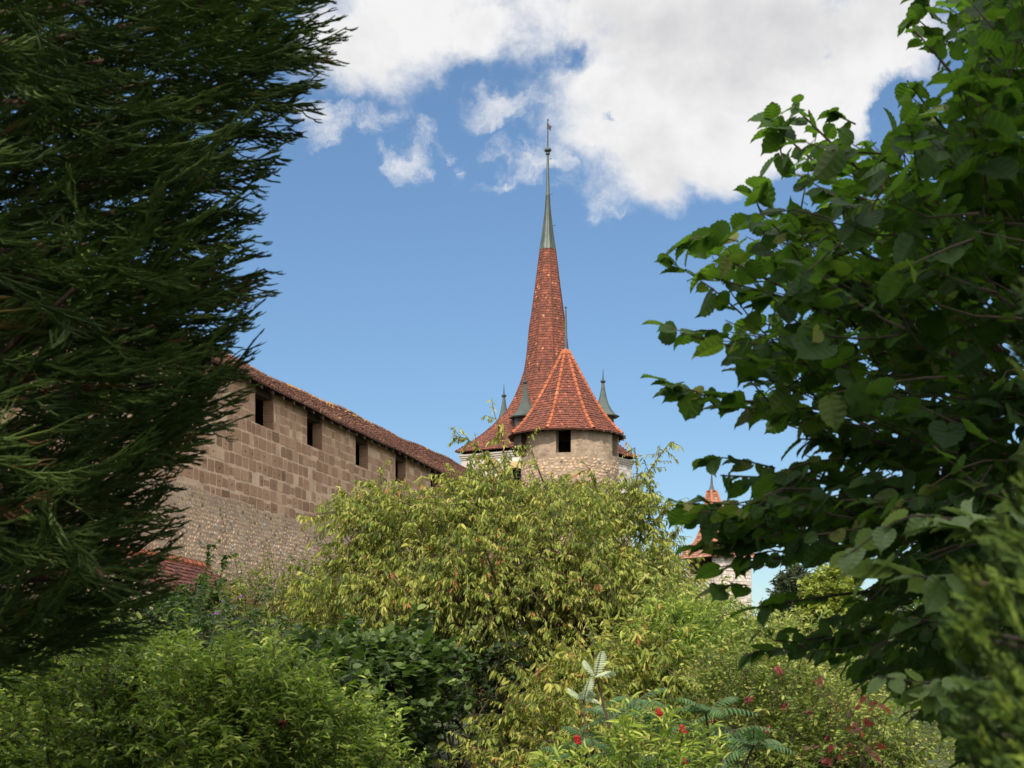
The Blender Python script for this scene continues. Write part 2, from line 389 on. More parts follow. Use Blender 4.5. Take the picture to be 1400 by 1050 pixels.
def block_field(acc, u0, u1, z0, z1, rh, wmin, wmax, place, depth=.02, seed=0, mat=0, inside=None, gap=.03, holes=None, tint=None, odd=.12):
    g = np.random.default_rng(seed); P = []; A = []; B = []; C = []; r = []; H = []
    rows = max(1, round((z1-z0)/rh)); rh = (z1-z0)/rows
    for j in range(rows):
        u = u0-g.uniform(0, wmax)
        while u < u1:
            w = g.uniform(wmin, wmax); a, b = max(u, u0), min(u+w, u1); u += w
            if b-a < .12: continue
            zc = z0+(j+.5)*rh; uc = (a+b)/2
            if inside is not None and not inside(a, b, zc): continue
            if g.random() < .05: continue
            hh = rh
            if g.random() < odd: hh = rh*g.uniform(.55, .8); 
            p, e, n = place(uc, zc+g.normal(0, .01)); up = np.array([0, 0, 1.])
            P.append(p-n*.004); A.append(e*(b-a-gap)); B.append(up*(hh-gap*g.uniform(.8, 1.6))); C.append(n*depth*g.uniform(.6, 1.4))
            v = g.normal(.42, .16)
            if g.random() < .06: v = g.uniform(.8, 1)
            if tint: v += tint(uc, zc)
            r.append(np.clip(v, 0, 1))
            if holes is not None and g.random() < .55: H.append((p+n*(depth*1.5+.003)+up*g.uniform(-.03, .03)+e*g.uniform(-.03, .03), e, n))
    inst(acc, BL_V, BL_F, np.array(P), np.array(A), np.array(B), np.array(C), np.array(r), jit=.026, mat=mat)
    if holes is not None and H:
        P = np.array([h[0] for h in H]); e = np.array([h[1] for h in H]); n = np.array([h[2] for h in H])
        up = np.zeros_like(P); up[:, 2] = 1
        s = rng.uniform(.012, .03, (len(P), 1))
        inst(acc, [(-1, -1, .0), (1, -.8, .0), (.9, 1, .0), (-.8, .9, .0)], [(0, 1, 2, 3)], P, e*s, up*s, n*.002, None, .1, mat=holes)  # flat dark plates, the shade inside small holes painted on the blocks

def wall_grid(acc, us, zs, hole, place, depth, mat=0):
    """wall skin on a grid with openings; reveals go back by depth"""
    for a, b in zip(us[:-1], us[1:]):
        for c, d in zip(zs[:-1], zs[1:]):
            um, zm = (a+b)/2, (c+d)/2
            q = [place(a, c)[0], place(b, c)[0], place(b, d)[0], place(a, d)[0]]
            if not hole(um, zm): acc.poly(q, mat=mat); continue
            e = 1e-3
            def back(u, z):
                p, t, n = place(u, z); return p-n*depth
            if not hole(a-e, zm): acc.poly([place(a, c)[0], back(a, c), back(a, d), place(a, d)[0]], mat=mat)
            if not hole(b+e, zm): acc.poly([place(b, c)[0], place(b, d)[0], back(b, d), back(b, c)], mat=mat)
            if not hole(um, c-e): acc.poly([place(a, c)[0], place(b, c)[0], back(b, c), back(a, c)], mat=mat)
            if not hole(um, d+e): acc.poly([place(a, d)[0], back(a, d), back(b, d), place(b, d)[0]], mat=mat)

# ------------------------------------------------------------------ the long town wall with its covered walk
WD = norm(np.array([.2155, 1.0, 0])); WN = np.array([WD[1], -WD[0], 0]); W0 = np.array([-18.0, 0, 0])
sY = lambda Y: Y/WD[1]
def wplace(s, z, t=0.0): return W0+WD*s+WN*t+np.array([0, 0, z+EYE]), WD, WN
def town_wall():
    T = thing('town_wall', 'long brown stone town wall with a tiled covered walk, running from the conifer to the round tower', 'town wall', (*(W0+WD*sY(50))[:2], 0))
    opY = [30.1, 35.3, 40.25, 45.44, 50.05, 55.3, 60.5, 66.0, 71.0, 76.0]
    ops = [(sY(y), sY(y)+1.6) for y in opY]
    s0, s1 = sY(20), sY(84.5); sill, top = 7.5, 8.70; zb = 4.86
    def hole(u, z): return z > sill and any(a < u < b for a, b in ops)
    us = sorted({s0, s1, *[v for o in ops for v in o]}); zs = [-2.5, sill, top]
    a = Acc(); wall_grid(a, us, zs, hole, wplace, .38, mat=0)
    # back and top of the parapet, merlons closed
    def lip(u, z): p = wplace(u, z, -.38)[0]; return p
    for k in range(len(us)-1):
        u, v = us[k], us[k+1]
        if not hole((u+v)/2, sill+.1):
            a.poly([lip(v, sill-2), lip(u, sill-2), lip(u, top), lip(v, top)], mat=0)
            a.poly([wplace(u, top)[0], wplace(v, top)[0], lip(v, top), lip(u, top)], mat=0)
    def wob(u): return zb+.10*math.sin(u*.35)+.05*math.sin(u*1.7)
    def ins(x0, x1, z): return not (z > sill and any(x0 < b-.04 and x1 > c+.04 for c, b in ops)) and z > wob(x0)+.12
    # ashlar below the sills
    block_field(a, s0, s1, zb-.15, sill, .375, .34, .72, wplace, .012, 3, 1, lambda x0, x1, z: z > wob(x0)-.02, .045, holes=3)
    # merlons, one field each
    edges = [s0]+[v for o in ops for v in o]+[s1]
    for k in range(0, len(edges), 2):
        if edges[k+1]-edges[k] > .5:
            block_field(a, edges[k], edges[k+1], sill, top, .272, .24, .52, wplace, .010, 40+k, 1, None, .03, None, (lambda u, z: .12), .05)
    # jamb stones on the reveals that face the viewer
    for (p, q) in ops:
        for kz in range(5):
            z0 = sill+kz*.262; c = wplace(q, z0+.131)[0]-WN*.19
            inst(a, BL_V, BL_F, np.array([c]), np.array([WN*(.37)]), np.array([[0, 0, .245]]), np.array([-WD*.02]), np.array([rng.uniform(.35, .75)]), .015, 1)
    me = a.build('masonry', [M['mortar'], M['block'], M['rubble'], M['dark_inside']], T)
    b = Acc()
    # rubble footing stands a little proud of the ashlar
    def rplace(s, z): return wplace(s, z, .035+.012*math.sin(s*.9))
    n = 160
    ss = np.linspace(s0, s1, n)
    for u, v in zip(ss[:-1], ss[1:]):
        z_u, z_v = wob(u), wob(v)
        b.poly([rplace(u, -2.5)[0], rplace(v, -2.5)[0], rplace(v, z_v-.04)[0], rplace(u, z_u-.04)[0]], mat=0)
        b.poly([rplace(u, z_u-.04)[0], rplace(v, z_v-.04)[0], wplace(v, z_v, .0)[0], wplace(u, z_u, .0)[0]], mat=0)
    rubble_field(b, sY(34), sY(63), -.8, zb+.12, .165, .12, rplace, .022, 5, 1, .12, lambda u, z: z < wob(u)-.03)
    b.build('rubble_base', [M['mortar_grey'], M['rubble']], T)
    # roof
    sag = lambda s: .05*math.sin(s*.43)+.03*math.sin(s*1.13+1)
    def ev(s): return wplace(s, 8.62+sag(s)*.6, .40)[0]
    def rd(s): return wplace(s, 9.9+(s-sY(46.6))*.017+sag(s+2), -1.55)[0]
    def bk(s): return wplace(s, 8.0, -3.3)[0]
    r = Acc(); tl = Acc()
    ss = np.arange(sY(18), sY(84), 1.5)
    lich = lambda c: (.42 if (abs(c[1]-58) < 4 and c[2]-EYE > 9.85) and rng.random() < .45 else 0)+.12*math.sin(c[1]*.8)*math.sin(c[2]*6+c[1]*.3)
    for k, (u, v) in enumerate(zip(ss[:-1], ss[1:])):
        r.poly([ev(u), ev(v), rd(v), rd(u)]); r.poly([rd(u), rd(v), bk(v), bk(u)])
        up = np.array([0, 0, .03])
        tile_patch(tl, [ev(u)+up, rd(u)+up], [ev(v)+up, rd(v)+up], .21, .17, .07, 500+k, lich, spread=.12)
        tile_patch(tl, [bk(v)+up, rd(v)+up], [bk(u)+up, rd(u)+up], .33, .3, .03, 700+k, spread=.2)
    r.build('roof_board', [M['underlay']], T)
    rt = tl.build('roof', [M['tile_brown']], T)
    # ridge capping
    cp = Acc()
    s = ss[0]
    while s < ss[-1]:
        p0, p1 = rd(s)+(0, 0, .03), rd(s+.42)+(0, 0, .045)
        v = .62+rng.normal(0, .14)+(.3 if abs((p0[1])-57) < 5 and rng.random() < .7 else 0)
        cp.ring_tube([p0, p1], [.115, .095], 8, rnd=min(max(v, 0), 1)); s += .38
    cp.build('ridge_cap', [M['tile_brown']], rt)
    # eaves: plate, rafter tails, fascia and the timber back of the walk
    t = Acc()
    plate = lambda s, zz, tt: wplace(s, zz, tt)[0]
    t.box(plate(s0, 8.701, -.45), WD*(s1-s0), WN*.3, (0, 0, .14))
    s = s0
    while s < s1:
        A0 = ev(s)-np.array([0, 0, .13])-WN*.03; d = (rd(s)-ev(s))
        t.box(A0, WD*.11, d*.98, (0, 0, .10)); s += .95
    t.box(plate(s0, 5.6, -3.0), WD*(s1-s0), WN*-.08, (0, 0, 2.6))
    t.box(plate(s0, 5.9, -3.0), WD*(s1-s0), WN*2.44, (0, 0, .08))
    for p, q in ops:
        t.box(plate(p-.3, 8.50, -.50), WD*2.2, WN*.42, (0, 0, .195))
    t.build('eaves_timber', [M['timber']], T)
town_wall()

# ------------------------------------------------------------------ round tower
def round_tower():
    C0 = U(779, HZ, 85); cx, cy = C0[0], C0[1]; r = 2.9; F85 = F/85
    T = thing('round_tower', 'round stone wall tower with eight sided red tiled roof and dark openings below it', 'tower', (cx, cy, 0))
    def place(u, z):   # u: angle, 0 towards the viewer, positive to the right
        a = u/r; d = np.array([math.sin(a), -math.cos(a), 0]); return np.array([cx, cy, z+EYE])+d*r, np.array([math.cos(a), math.sin(a), 0]), d
    deg = lambda x: R(x)*r
    holes = [(deg(-18.5), deg(-1.0)), (deg(57), deg(76)), (deg(-86), deg(-64)), (deg(128), deg(146)), (deg(-150), deg(-132))]
    sill, top = 11.85, 13.25
    hole = lambda u, z: sill < z < top-.02 and any(a < u < b for a, b in holes)
    us = sorted({*[deg(x) for x in np.arange(-180, 180.1, 5)], *[v for h in holes for v in h]})
    a = Acc(); wall_grid(a, us, [-2.5, 4, 8, sill-.1, sill, top-.02, top+.1], hole, place, .6, mat=0)
    rubble_field(a, deg(-110), deg(110), 3.5, 11.7, .27, .165, place, .03, 8, 1, .22, bias=-.02)
    rubble_field(a, deg(-110), deg(110), 11.7, 13.1, .34, .26, place, .02, 9, 2, .3, inside=lambda u, z: not any(p-.3 < u < q+.05 for p, q in holes))
    # timber floor & inner darkness
    a.add([place(u, 10.9)[0]-place(u, 10.9)[2]*.05 for u in [deg(x) for x in range(-180, 180, 15)]], [24], range(24), mat=3)
    a.build('masonry', [M['plaster'], M['rubble'], M['plaster'], M['timber']], T, smooth=False)
    # roof: eight facets, round at the eaves
    ax = U(773.5, HZ, 85)[0]; hipA = [R(-20+45*k) for k in range(8)]
    prof = [(3.52, 13.15), (3.12, 13.50), (2.62, 14.05), (2.10, 14.78), (1.55, 15.70), (1.0, 16.72), (.5, 17.65), (.14, 18.35)]
    axp = lambda t: ax + (C0[0]-.12-ax)*(1-t)
    def pt(ang, k, sub=0):
        R0, z = prof[k]; t = k/7
        rr = R0
        if sub: rr = R0*(1-(1-math.cos(R(22.5)))*min(1, .25+t*1.6)*sub)
        return np.array([ax+math.sin(ang)*rr, cy-math.cos(ang)*rr, z+EYE])
    rf = Acc(); bd = Acc()
    for h in range(8):
        a0 = hipA[h]; a1 = a0+R(22.5); a2 = a0+R(45)
        for (p, q, s0, s1) in ((a0, a1, 0, 1), (a1, a2, 1, 0)):
            Lr = [pt(p, k, s0) for k in range(8)]; Rr = [pt(q, k, s1) for k in range(8)]
            tile_patch(rf, Lr, Rr, .19, .17, .045, 60+h*2+s0, spread=.14, tint=lambda c: .06 if c[2]-EYE < 13.6 else .03*math.sin(c[2]*5))
            for k in range(7): bd.poly([Lr[k]-(0, 0, .04), Rr[k]-(0, 0, .04), Rr[k+1]-(0, 0, .04), Lr[k+1]-(0, 0, .04)])
    ro = rf.build('roof', [M['tile_red']], T)
    bd.build('roof_board', [M['underlay']], ro)
    hp = Acc()
    for h in range(8):
        line = np.array([pt(hipA[h], k) for k in range(8)]); s = np.concatenate([[0], np.cumsum(np.linalg.norm(np.diff(line, axis=0), axis=1))])
        at = lambda x: np.array([np.interp(x, s, line[:, k]) for k in range(3)])
        x = .02
        while x < s[-1]-.1:
            p, q = at(x)+(0, 0, .03), at(min(x+.40, s[-1]))+(0, 0, .015)
            hp.ring_tube([p, (p+q)/2+(0, 0, .005), q], [.118, .105, .085], 8, rnd=float(np.clip(rng.normal(.42, .12), 0, 1))); x += .345
    hp.build('hip_tile', [M['tile_orange']], ro)
    fin = Acc()
    z = lambda y: EYE+(HZ-y)/F85
    prs = [(z(488), .34), (z(483), .25), (z(478), .13), (z(476), .10), (z(440), .075), (z(424), .05), (z(420), .05)]
    fin.ring_tube([(ax, cy, a_) for a_, _ in prs], [b_ for _, b_ in prs], 10)
    fin.ring_tube([(ax, cy, z(421.5)), (ax, cy, z(420)), (ax, cy, z(418.5))], [.02, .09, .02], 8)
    fin.build('finial', [M['lead']], T)
    tb = Acc()
    # rafters and wall plate under the eaves, hoarding on the rear left
    for k in range(32):
        an = 2*math.pi*k/32; d = np.array([math.sin(an), -math.cos(an), 0]); e = np.array([math.cos(an), math.sin(an), 0])
        tb.box(np.array([cx, cy, 13.17+EYE])+d*2.2-e*.05, e*.1, d*1.15+(0, 0, -.11), (0, 0, .12))
    for k in range(14):
        an = R(-128+k*5); d = np.array([math.sin(an), -math.cos(an), 0]); e = np.array([math.cos(an), math.sin(an), 0])
        tb.box(np.array([cx-.15, cy, 12.35+EYE])+d*3.15-e*.12, e*.26, d*.05, (0, 0, .85))
    tb.build('eaves_timber', [M['timber']], T)
round_tower()

# ------------------------------------------------------------------ church tower with spire
def church():
    D = 110.0; C0 = np.array([49/F*D, D, 0]); cx, cy = C0[0], C0[1]; k = F/D
    T = thing('church_tower', 'pale stone church tower with a tall red tiled spire and green copper tip', 'church tower', (cx, cy, 0))
    z = lambda y: EYE+(HZ-y)/k
    th0 = R(-76)                       # direction of the corner nearest the viewer
    Rc = 7.35; Rw = 6.85
    faces = []
    for j in range(4):
        a, b = th0+j*math.pi/2, th0+(j+1)*math.pi/2
        A = C0+Rw*np.array([math.cos(a), math.sin(a), 0]); B = C0+Rw*np.array([math.cos(b), math.sin(b), 0])
        faces.append((A, B))
    a = Acc(); W = Rw*math.sqrt(2); ztop = 15.25
    for j, (A, B) in enumerate(faces):
        e = (B-A)/W; n = np.array([e[1], -e[0], 0])
        pl = lambda u, zz, A=A, e=e, n=n: (A+e*u+np.array([0, 0, zz+EYE]), e, n)
        w0, w1, s0, s1 = W/2-1.0, W/2+1.0, 10.3, 14.3
        hole = lambda u, zz: w0 < u < w1 and s0 < zz < s1
        wall_grid(a, [0, w0, w1, W], [-2.5, s0, s1, ztop], hole, pl, .7, 0)
        block_field(a, 0, W, 4, ztop-.35, .36, .35, .75, pl, .015, 20+j, 1, lambda p, q, zz: not (p < w1+.32 and q > w0-.32 and s0-.1 < zz < s1+.35), .03)
    a.build('masonry', [M['pale_joint'], M['white_stone']], T)
    # cornice: two steps
    c = Acc()
    for (z0_, z1_, out) in ((15.0, 15.14, .05), (15.143, 15.30, .11), (15.303, 15.42, .17)):
        ring = [C0+(Rw+out*1.41)*np.array([math.cos(th0+q*math.pi/2), math.sin(th0+q*math.pi/2), 0]) for q in range(4)]
        inn = [C0+(Rw-.4)*np.array([math.cos(th0+q*math.pi/2), math.sin(th0+q*math.pi/2), 0]) for q in range(4)]
        for q in range(4):
            p, s = ring[q], ring[(q+1) % 4]; pi, si = inn[q], inn[(q+1) % 4]
            Z0, Z1 = np.array([0, 0, z0_+EYE]), np.array([0, 0, z1_+EYE])
            c.poly([p+Z0, s+Z0, s+Z1, p+Z1]); c.poly([pi+Z0, si+Z0, s+Z0, p+Z0]); c.poly([p+Z1, s+Z1, si+Z1, pi+Z1])
    c.build('cornice', [M['pale_joint']], T)
    # belfry windows with arched yellow surrounds
    for j, (A, B) in enumerate(faces):
        e = (B-A)/W; n = np.array([e[1], -e[0], 0]); wn = Acc(); mid = A+e*W/2
        P = lambda u, zz, t: mid+e*u+n*t+np.array([0, 0, zz+EYE])
        outer = [(-1.32, 10.1), (-1.32, 13.3)]+[(-1.32*math.cos(t), 13.3+1.32*math.sin(t)) for t in np.linspace(.15, math.pi-.15, 11)]+[(1.32, 13.3), (1.32, 10.1)]
        inner = [(-.85, 10.1), (-.85, 13.3)]+[(-.85*math.cos(t), 13.3+.85*math.sin(t)) for t in np.linspace(.15, math.pi-.15, 11)]+[(.85, 13.3), (.85, 10.1)]
        m = len(outer)
        for i in range(m-1):
            o0, o1, i0, i1 = outer[i], outer[i+1], inner[i], inner[i+1]
            wn.poly([P(*o0, .05), P(*i0, .05), P(*i1, .05), P(*o1, .05)]); wn.poly([P(*i0, .05), P(*i0, -.6), P(*i1, -.6), P(*i1, .05)])
            wn.poly([P(*o0, .05), P(*o1, .05), P(*o1, -.1), P(*o0, -.1)])
        w = wn.build('window', [M['yellow_stone']], T)
        lv = Acc()
        lv.poly([P(-.84, 10.2, -.5), P(.84, 10.2, -.5), P(.84, 14.2, -.5), P(-.84, 14.2, -.5)])
        for q in range(13):
            zz = 10.4+q*.3; lv.box(P(-.84, zz, -.3), e*1.68, n*-.18+np.array([0, 0, .12]), np.array([0, 0, .03]))
        lv.build('louvre', [M['dark_inside']], w)
    # spire: eight hips, square at the eaves
    rows = [(622.5, 7.35, 5.2), (611, 6.25, 4.75), (597, 5.15, 4.25), (583, 4.25, 3.75), (565, 3.25, 3.1), (548, 2.72, 2.65), (528, 2.22, 2.2), (509, 1.87, 1.86),
            (490, 1.69, 1.69), (450, 1.47, 1.47), (430, 1.28, 1.28), (385, .93, .93), (341, .61, .61)]
    def pt(i, row):
        y, rc, rm = row; an = th0+i*math.pi/4; rr = rc if i % 2 == 0 else rm
        return np.array([cx+rr*math.cos(an), cy+rr*math.sin(an), z(y)])
    sp = Acc(); bd = Acc(); hp = Acc()
    for i in range(8):
        Lr = [pt(i, q) for q in rows]; Rr = [pt(i+1, q) for q in rows]
        tile_patch(sp, Lr, Rr, .20, .17, .04, 100+i, spread=.16, tint=lambda c: .05*math.sin(c[2]*1.3)+(.04 if c[2] > 24 else 0))
        for q in range(len(rows)-1): bd.poly([Lr[q]-(0, 0, .03), Rr[q]-(0, 0, .03), Rr[q+1]-(0, 0, .03), Lr[q+1]-(0, 0, .03)])
        hl = np.array(Lr); hp.ring_tube(hl[3:]+(0, 0, .02), [.05]*(len(hl)-3), 6, rnd=.25)
    s = sp.build('roof', [M['tile_red']], T)
    bd.build('roof_board', [M['underlay']], s)
    hp.build('hip_seam', [M['tile_red']], s)
    # copper tip with standing seams
    cu = Acc()
    cr = [(342, .66), (325, .50), (310, .385), (296, .285), (284, .215), (267, .155), (240, .115), (213, .085), (209, .085)]
    ang = [th0+i*math.pi/4 for i in range(8)]
    for i in range(8):
        for q in range(len(cr)-1):
            (y0, r0), (y1, r1) = cr[q], cr[q+1]; a0, a1 = ang[i], ang[i]+math.pi/4
            f = lambda a_, r_, y_: (cx+r_*math.cos(a_), cy+r_*math.sin(a_), z(y_))
            cu.poly([f(a0, r0, y0), f(a1, r0, y0), f(a1, r1, y1), f(a0, r1, y1)], rnd=.3+.5*((i*37) % 5)/5)
    for i in range(16):
        a0 = ang[0]+i*math.pi/8; f = .94 if i % 2 else 1.0
        cu.ring_tube([(cx+r_*f*math.cos(a0), cy+r_*f*math.sin(a0), z(y_)) for y_, r_ in cr[:6]], [.02]*6, 5, rnd=.15)
    co = cu.build('copper_tip', [M['copper']], T)
    for (y_, sx) in ((310, .5), (267, .25), (219, .2)): 
        ff = Acc(); ff.ring_tube([(cx+sx*.6, cy-.2, z(y_)), (cx+sx+.12, cy-.2, z(y_-1))], [.02, .02], 5); ff.build('ladder_hook', [M['iron']], co)
    b = Acc()
    prof = [(212, .10), (211, .17), (209.5, .17), (208.5, .10), (207.5, .2), (206.3, .27), (205, .285), (203.6, .25), (202.4, .16), (201.5, .06), (200, .035), (196, .03)]
    b.ring_tube([(cx, cy, z(p)) for p, _ in prof], [q for _, q in prof], 14)
    b.build('orb', [M['copper']], co, smooth=True)
    v = Acc()
    v.ring_tube([(cx, cy, z(201)), (cx, cy, z(162.5))], [.05, .035], 6)
    v.ring_tube([(cx, cy, z(165.5)), (cx, cy, z(164)), (cx, cy, z(162))], [.03, .07, .01], 6)
    g = [(747.9, 168.5), (750, 169.5), (752, 172), (754.5, 173), (753.2, 175), (753.4, 178.5), (751.3, 177.3), (749.6, 176), (747.9, 175.8)]
    P0 = [(cx+(x-749)/k, cy-.02, z(y_)) for x, y_ in g]; P1 = [(p[0], cy+.02, p[2]) for p in P0]; n_ = len(g)
    v.poly(P0); v.poly(P1[::-1])
    for i in range(n_): v.poly([P0[i], P1[i], P1[(i+1) % n_], P0[(i+1) % n_]])
    v.build('weather_vane', [M['iron']], T)
    # four corner dormers with bell shaped copper roofs
    def bell(rad, ang_, axis_px, ytop, bodyz, Z):
        dY = cy+rad*math.sin(ang_); x = (axis_px-700)/F*dY if axis_px else cx+rad*math.cos(ang_)
        t = Acc(); pr = [(18.25, 1.22), (18.33, 1.26), (18.52, .92), (18.85, .64), (19.25, .44), (19.7, .29), (20.2, .19), (20.75, .12), (20.85, .10)]
        nn = 8
        for i in range(nn):
            a0, a1 = ang_+(i+.5)*math.pi/4, ang_+(i+1.5)*math.pi/4
            for (z0_, r0), (z1_, r1) in zip(pr[:-1], pr[1:]):
                t.poly([(x+r0*math.cos(a0), dY+r0*math.sin(a0), z0_+EYE+Z), (x+r0*math.cos(a1), dY+r0*math.sin(a1), z0_+EYE+Z), (x+r1*math.cos(a1), dY+r1*math.sin(a1), z1_+EYE+Z), (x+r1*math.cos(a0), dY+r1*math.sin(a0), z1_+EYE+Z)], rnd=.35+.35*((i*3) % 4)/4)
        t.poly([(x+1.22*math.cos(ang_+(i+.5)*math.pi/4), dY+1.22*math.sin(ang_+(i+.5)*math.pi/4), 18.25+EYE+Z) for i in range(8)][::-1], rnd=.1)
        t.ring_tube([(x, dY, q+EYE+Z) for q in (20.85, 20.9, 21.0, 21.07, 21.12, 21.9)], [.1, .19, .2, .12, .05, .015], 8, rnd=.1)
        bo = Acc()
        for i in range(8):
            a0, a1 = ang_+(i+.5)*math.pi/4, ang_+(i+1.5)*math.pi/4; q = .82
            bo.poly([(x+q*math.cos(a0), dY+q*math.sin(a0), 14.8+EYE), (x+q*math.cos(a1), dY+q*math.sin(a1), 14.8+EYE), (x+q*math.cos(a1), dY+q*math.sin(a1), 18.26+EYE+Z), (x+q*math.cos(a0), dY+q*math.sin(a0), 18.26+EYE+Z)], rnd=.5)
        d = bo.build('turret', [M['lead']], T)
        wi = Acc()
        for s_ in (-1, 1):
            a_ = ang_+s_*R(22); 
        dd = np.array([math.cos(ang_), math.sin(ang_), 0]); ee = np.array([-dd[1], dd[0], 0]); c_ = np.array([x, dY, 17.1+EYE])+dd*.765
        wi.box(c_-ee*.2, ee*.4, dd*.03, (0, 0, .95)); wi.build('shutter', [M['timber']], d)
        t.build('turret_roof', [M['copper']], d)
    bell(3.45, R(239), 718, 510, 17, -.25)
    bell(4.83, R(-31), 824.5, 507, 17, -.1)
    bell(3.97, R(149), 689, 526, 17, -.35)
    bell(4.1, R(59), None, 520, 17, -.3)
church()

# ------------------------------------------------------------------ lesser buildings
def gate_turret():
    D = 130.0; k = F/D; C0 = np.array([282/F*D, D, 0]); cx, cy = C0[0], D
    T = thing('gate_turret', 'small square stone turret with a red pointed roof behind the hazel leaves', 'turret', (cx, cy, 0))
    z = lambda y: EYE+(HZ-y)/k; th0 = R(-105); Rw = 3.0
    cor = [C0+Rw*np.array([math.cos(th0+j*math.pi/2), math.sin(th0+j*math.pi/2), 0]) for j in range(4)]
    a = Acc(); W = Rw*math.sqrt(2)
    for j in range(4):
        A, B = cor[j], cor[(j+1) % 4]; e = (B-A)/W; n = np.array([e[1], -e[0], 0])
        pl = lambda u, zz, A=A, e=e, n=n: (A+e*u+np.array([0, 0, zz+EYE]), e, n)
        zt = (HZ-760)/k
        op = (j == 3)
        hole = lambda u, zz: op and .5 < u < W-.35 and zt-1.7 < zz < zt-.15
        wall_grid(a, [0, .5, W-.35, W], [-2.5, zt-1.7, zt-.15, zt+.1], hole, pl, .5, 0)
        block_field(a, 0, W, 2, zt, .3, .3, .6, pl, .012, 70+j, 1, lambda p, q, zz: not (op and q > .45 and p < W-.3 and zz > zt-1.8), .03)
    a.build('masonry', [M['plaster'], M['white_stone']], T)
    rows = [(764, 3.6), (752, 2.85), (741, 2.0), (724, 1.35), (695, .82), (671, .38)]
    r = Acc(); h = Acc(); b = Acc()
    ax = np.array([273/F*D, D, 0])
    def p(i, row):
        t = (764-row[0])/93; c = C0*(1-t)+ax*t; an = th0+i*math.pi/2
        return np.array([c[0]+row[1]*math.cos(an), c[1]+row[1]*math.sin(an), z(row[0])])
    for i in range(4):
        Lr = [p(i, q) for q in rows]; Rr = [p(i+1, q) for q in rows]
        tile_patch(r, Lr, Rr, .24, .24, .035, 130+i, tint=lambda c: .0, spread=.18)
        for q in range(5): b.poly([Lr[q]-(0, 0, .03), Rr[q]-(0, 0, .03), Rr[q+1]-(0, 0, .03), Lr[q+1]-(0, 0, .03)])
        h.ring_tube(np.array(Lr)+(0, 0, .03), [.12]*6, 6, rnd=.8)
    ro = r.build('roof', [M['tile_pale']], T); b.build('roof_board', [M['underlay']], ro); h.build('hip_tile', [M['tile_orange']], ro)
    f = Acc(); f.ring_tube([(ax[0], D, z(y)) for y in (672, 668, 662, 650, 648, 647, 645.5, 644)], [.42, .22, .12, .07, .06, .16, .14, .02], 8)
    f.build('finial', [M['lead']], T)
gate_turret()

def low_house(name, label, A, B, w, zeave, zridge, seed, rh=.24, mat='tile_red', wallmat='plaster', tint=0.0):
    """gabled house: ridge from A to B (x,y), half-width w"""
    A = np.array([*A, 0.]); B = np.array([*B, 0.]); e = norm(B-A); n = np.array([e[1], -e[0], 0]); Ln = np.linalg.norm(B-A)
    T = thing(name, label, 'house', ((A+B)/2))
    wl = Acc(); ww = w-.35; zt = zeave+.2
    c = [A+e*.3-n*ww, B-e*.3-n*ww, B-e*.3+n*ww, A+e*.3+n*ww]; up = np.array([0, 0, zt]); dn = np.array([0, 0, -.5])
    for i in range(4):
        p, q = c[i], c[(i+1) % 4]; wl.poly([p+dn, q+dn, q+up, p+up])
    for (p, q, m) in ((c[1], c[2], B-e*.3), (c[3], c[0], A+e*.3)):
        wl.poly([p+up, q+up, m+(0, 0, zridge-.12)])
    wl.build('wall', [M[wallmat]], T)
    r = Acc(); b = Acc()
    for s in (1, -1):
        E0, E1 = A+n*w*s+(0, 0, zeave), B+n*w*s+(0, 0, zeave); R0, R1 = A+(0, 0, zridge), B+(0, 0, zridge)
        P, Q = (E0, E1) if s == 1 else (E1, E0); P2, Q2 = (R0, R1) if s == 1 else (R1, R0)
        tile_patch(r, [P, P2], [Q, Q2], rh, rh*.95, .035, seed, tint=lambda c: tint, spread=.2)
        d = np.array([0, 0, -.05]); b.box(P+d, Q-P, P2-P, (0, 0, -.08))
    ro = r.build('roof', [M[mat]], T); b.build('roof_board', [M['underlay']], ro)
    cpz = Acc(); x = 0
    while x < Ln:
        p = A+e*x+(0, 0, zridge+.02); cpz.ring_tube([p, p+e*.42], [.13, .11], 8, rnd=float(rng.uniform(.3, .8))); x += .38
    cpz.build('ridge_cap', [M['tile_orange']], ro)
    return T
# lean outbuilding in front of the town wall, left
pa = U(150, 735, 30.5); pb = U(262, 778, 36.5)
low_house('outbuilding', 'low outbuilding with a weathered red tiled roof at the foot of the long wall', (pa[0], pa[1]), (pb[0]+.2, pb[1]+.6), 1.9, U(0, 836, 34)[2], U(0, 772, 36)[2], 900, .2, 'tile_red', 'plaster', -.2)
pc = U(815, 745, 92); pd = U(985, 752, 104)
low_house('house', 'house with a dark red roof glimpsed behind the crown of the cherry', (pc[0], pc[1]), (pd[0]-6, pd[1]), 4.0, U(0, 800, 92)[2], U(0, 745, 96)[2], 910, .26, 'tile_brown', 'white_stone', .0)

# ------------------------------------------------------------------ foliage tools
def in_poly(px, py, poly):
    P = np.array(poly, float); x0, y0 = P[:, 0], P[:, 1]; x1, y1 = np.roll(x0, -1), np.roll(y0, -1)
    c = ((y0[None] > py[:, None]) != (y1[None] > py[:, None])) & (px[:, None] < (x1-x0)[None]*(py[:, None]-y0[None])/np.where(y1 == y0, 1e-9, y1-y0)[None]+x0[None])
    return c.sum(1) % 2 == 1
def edge_dist(px, py, poly):
    P = np.array(poly, float); A = P; B = np.roll(P, -1, 0); Q = np.stack([px, py], 1)[:, None, :]
    d = B-A; t = np.clip(((Q-A[None])*d[None]).sum(-1)/(d**2).sum(-1)[None], 0, 1)
    return np.linalg.norm(Q-(A[None]+t[..., None]*d[None]), axis=-1).min(1)

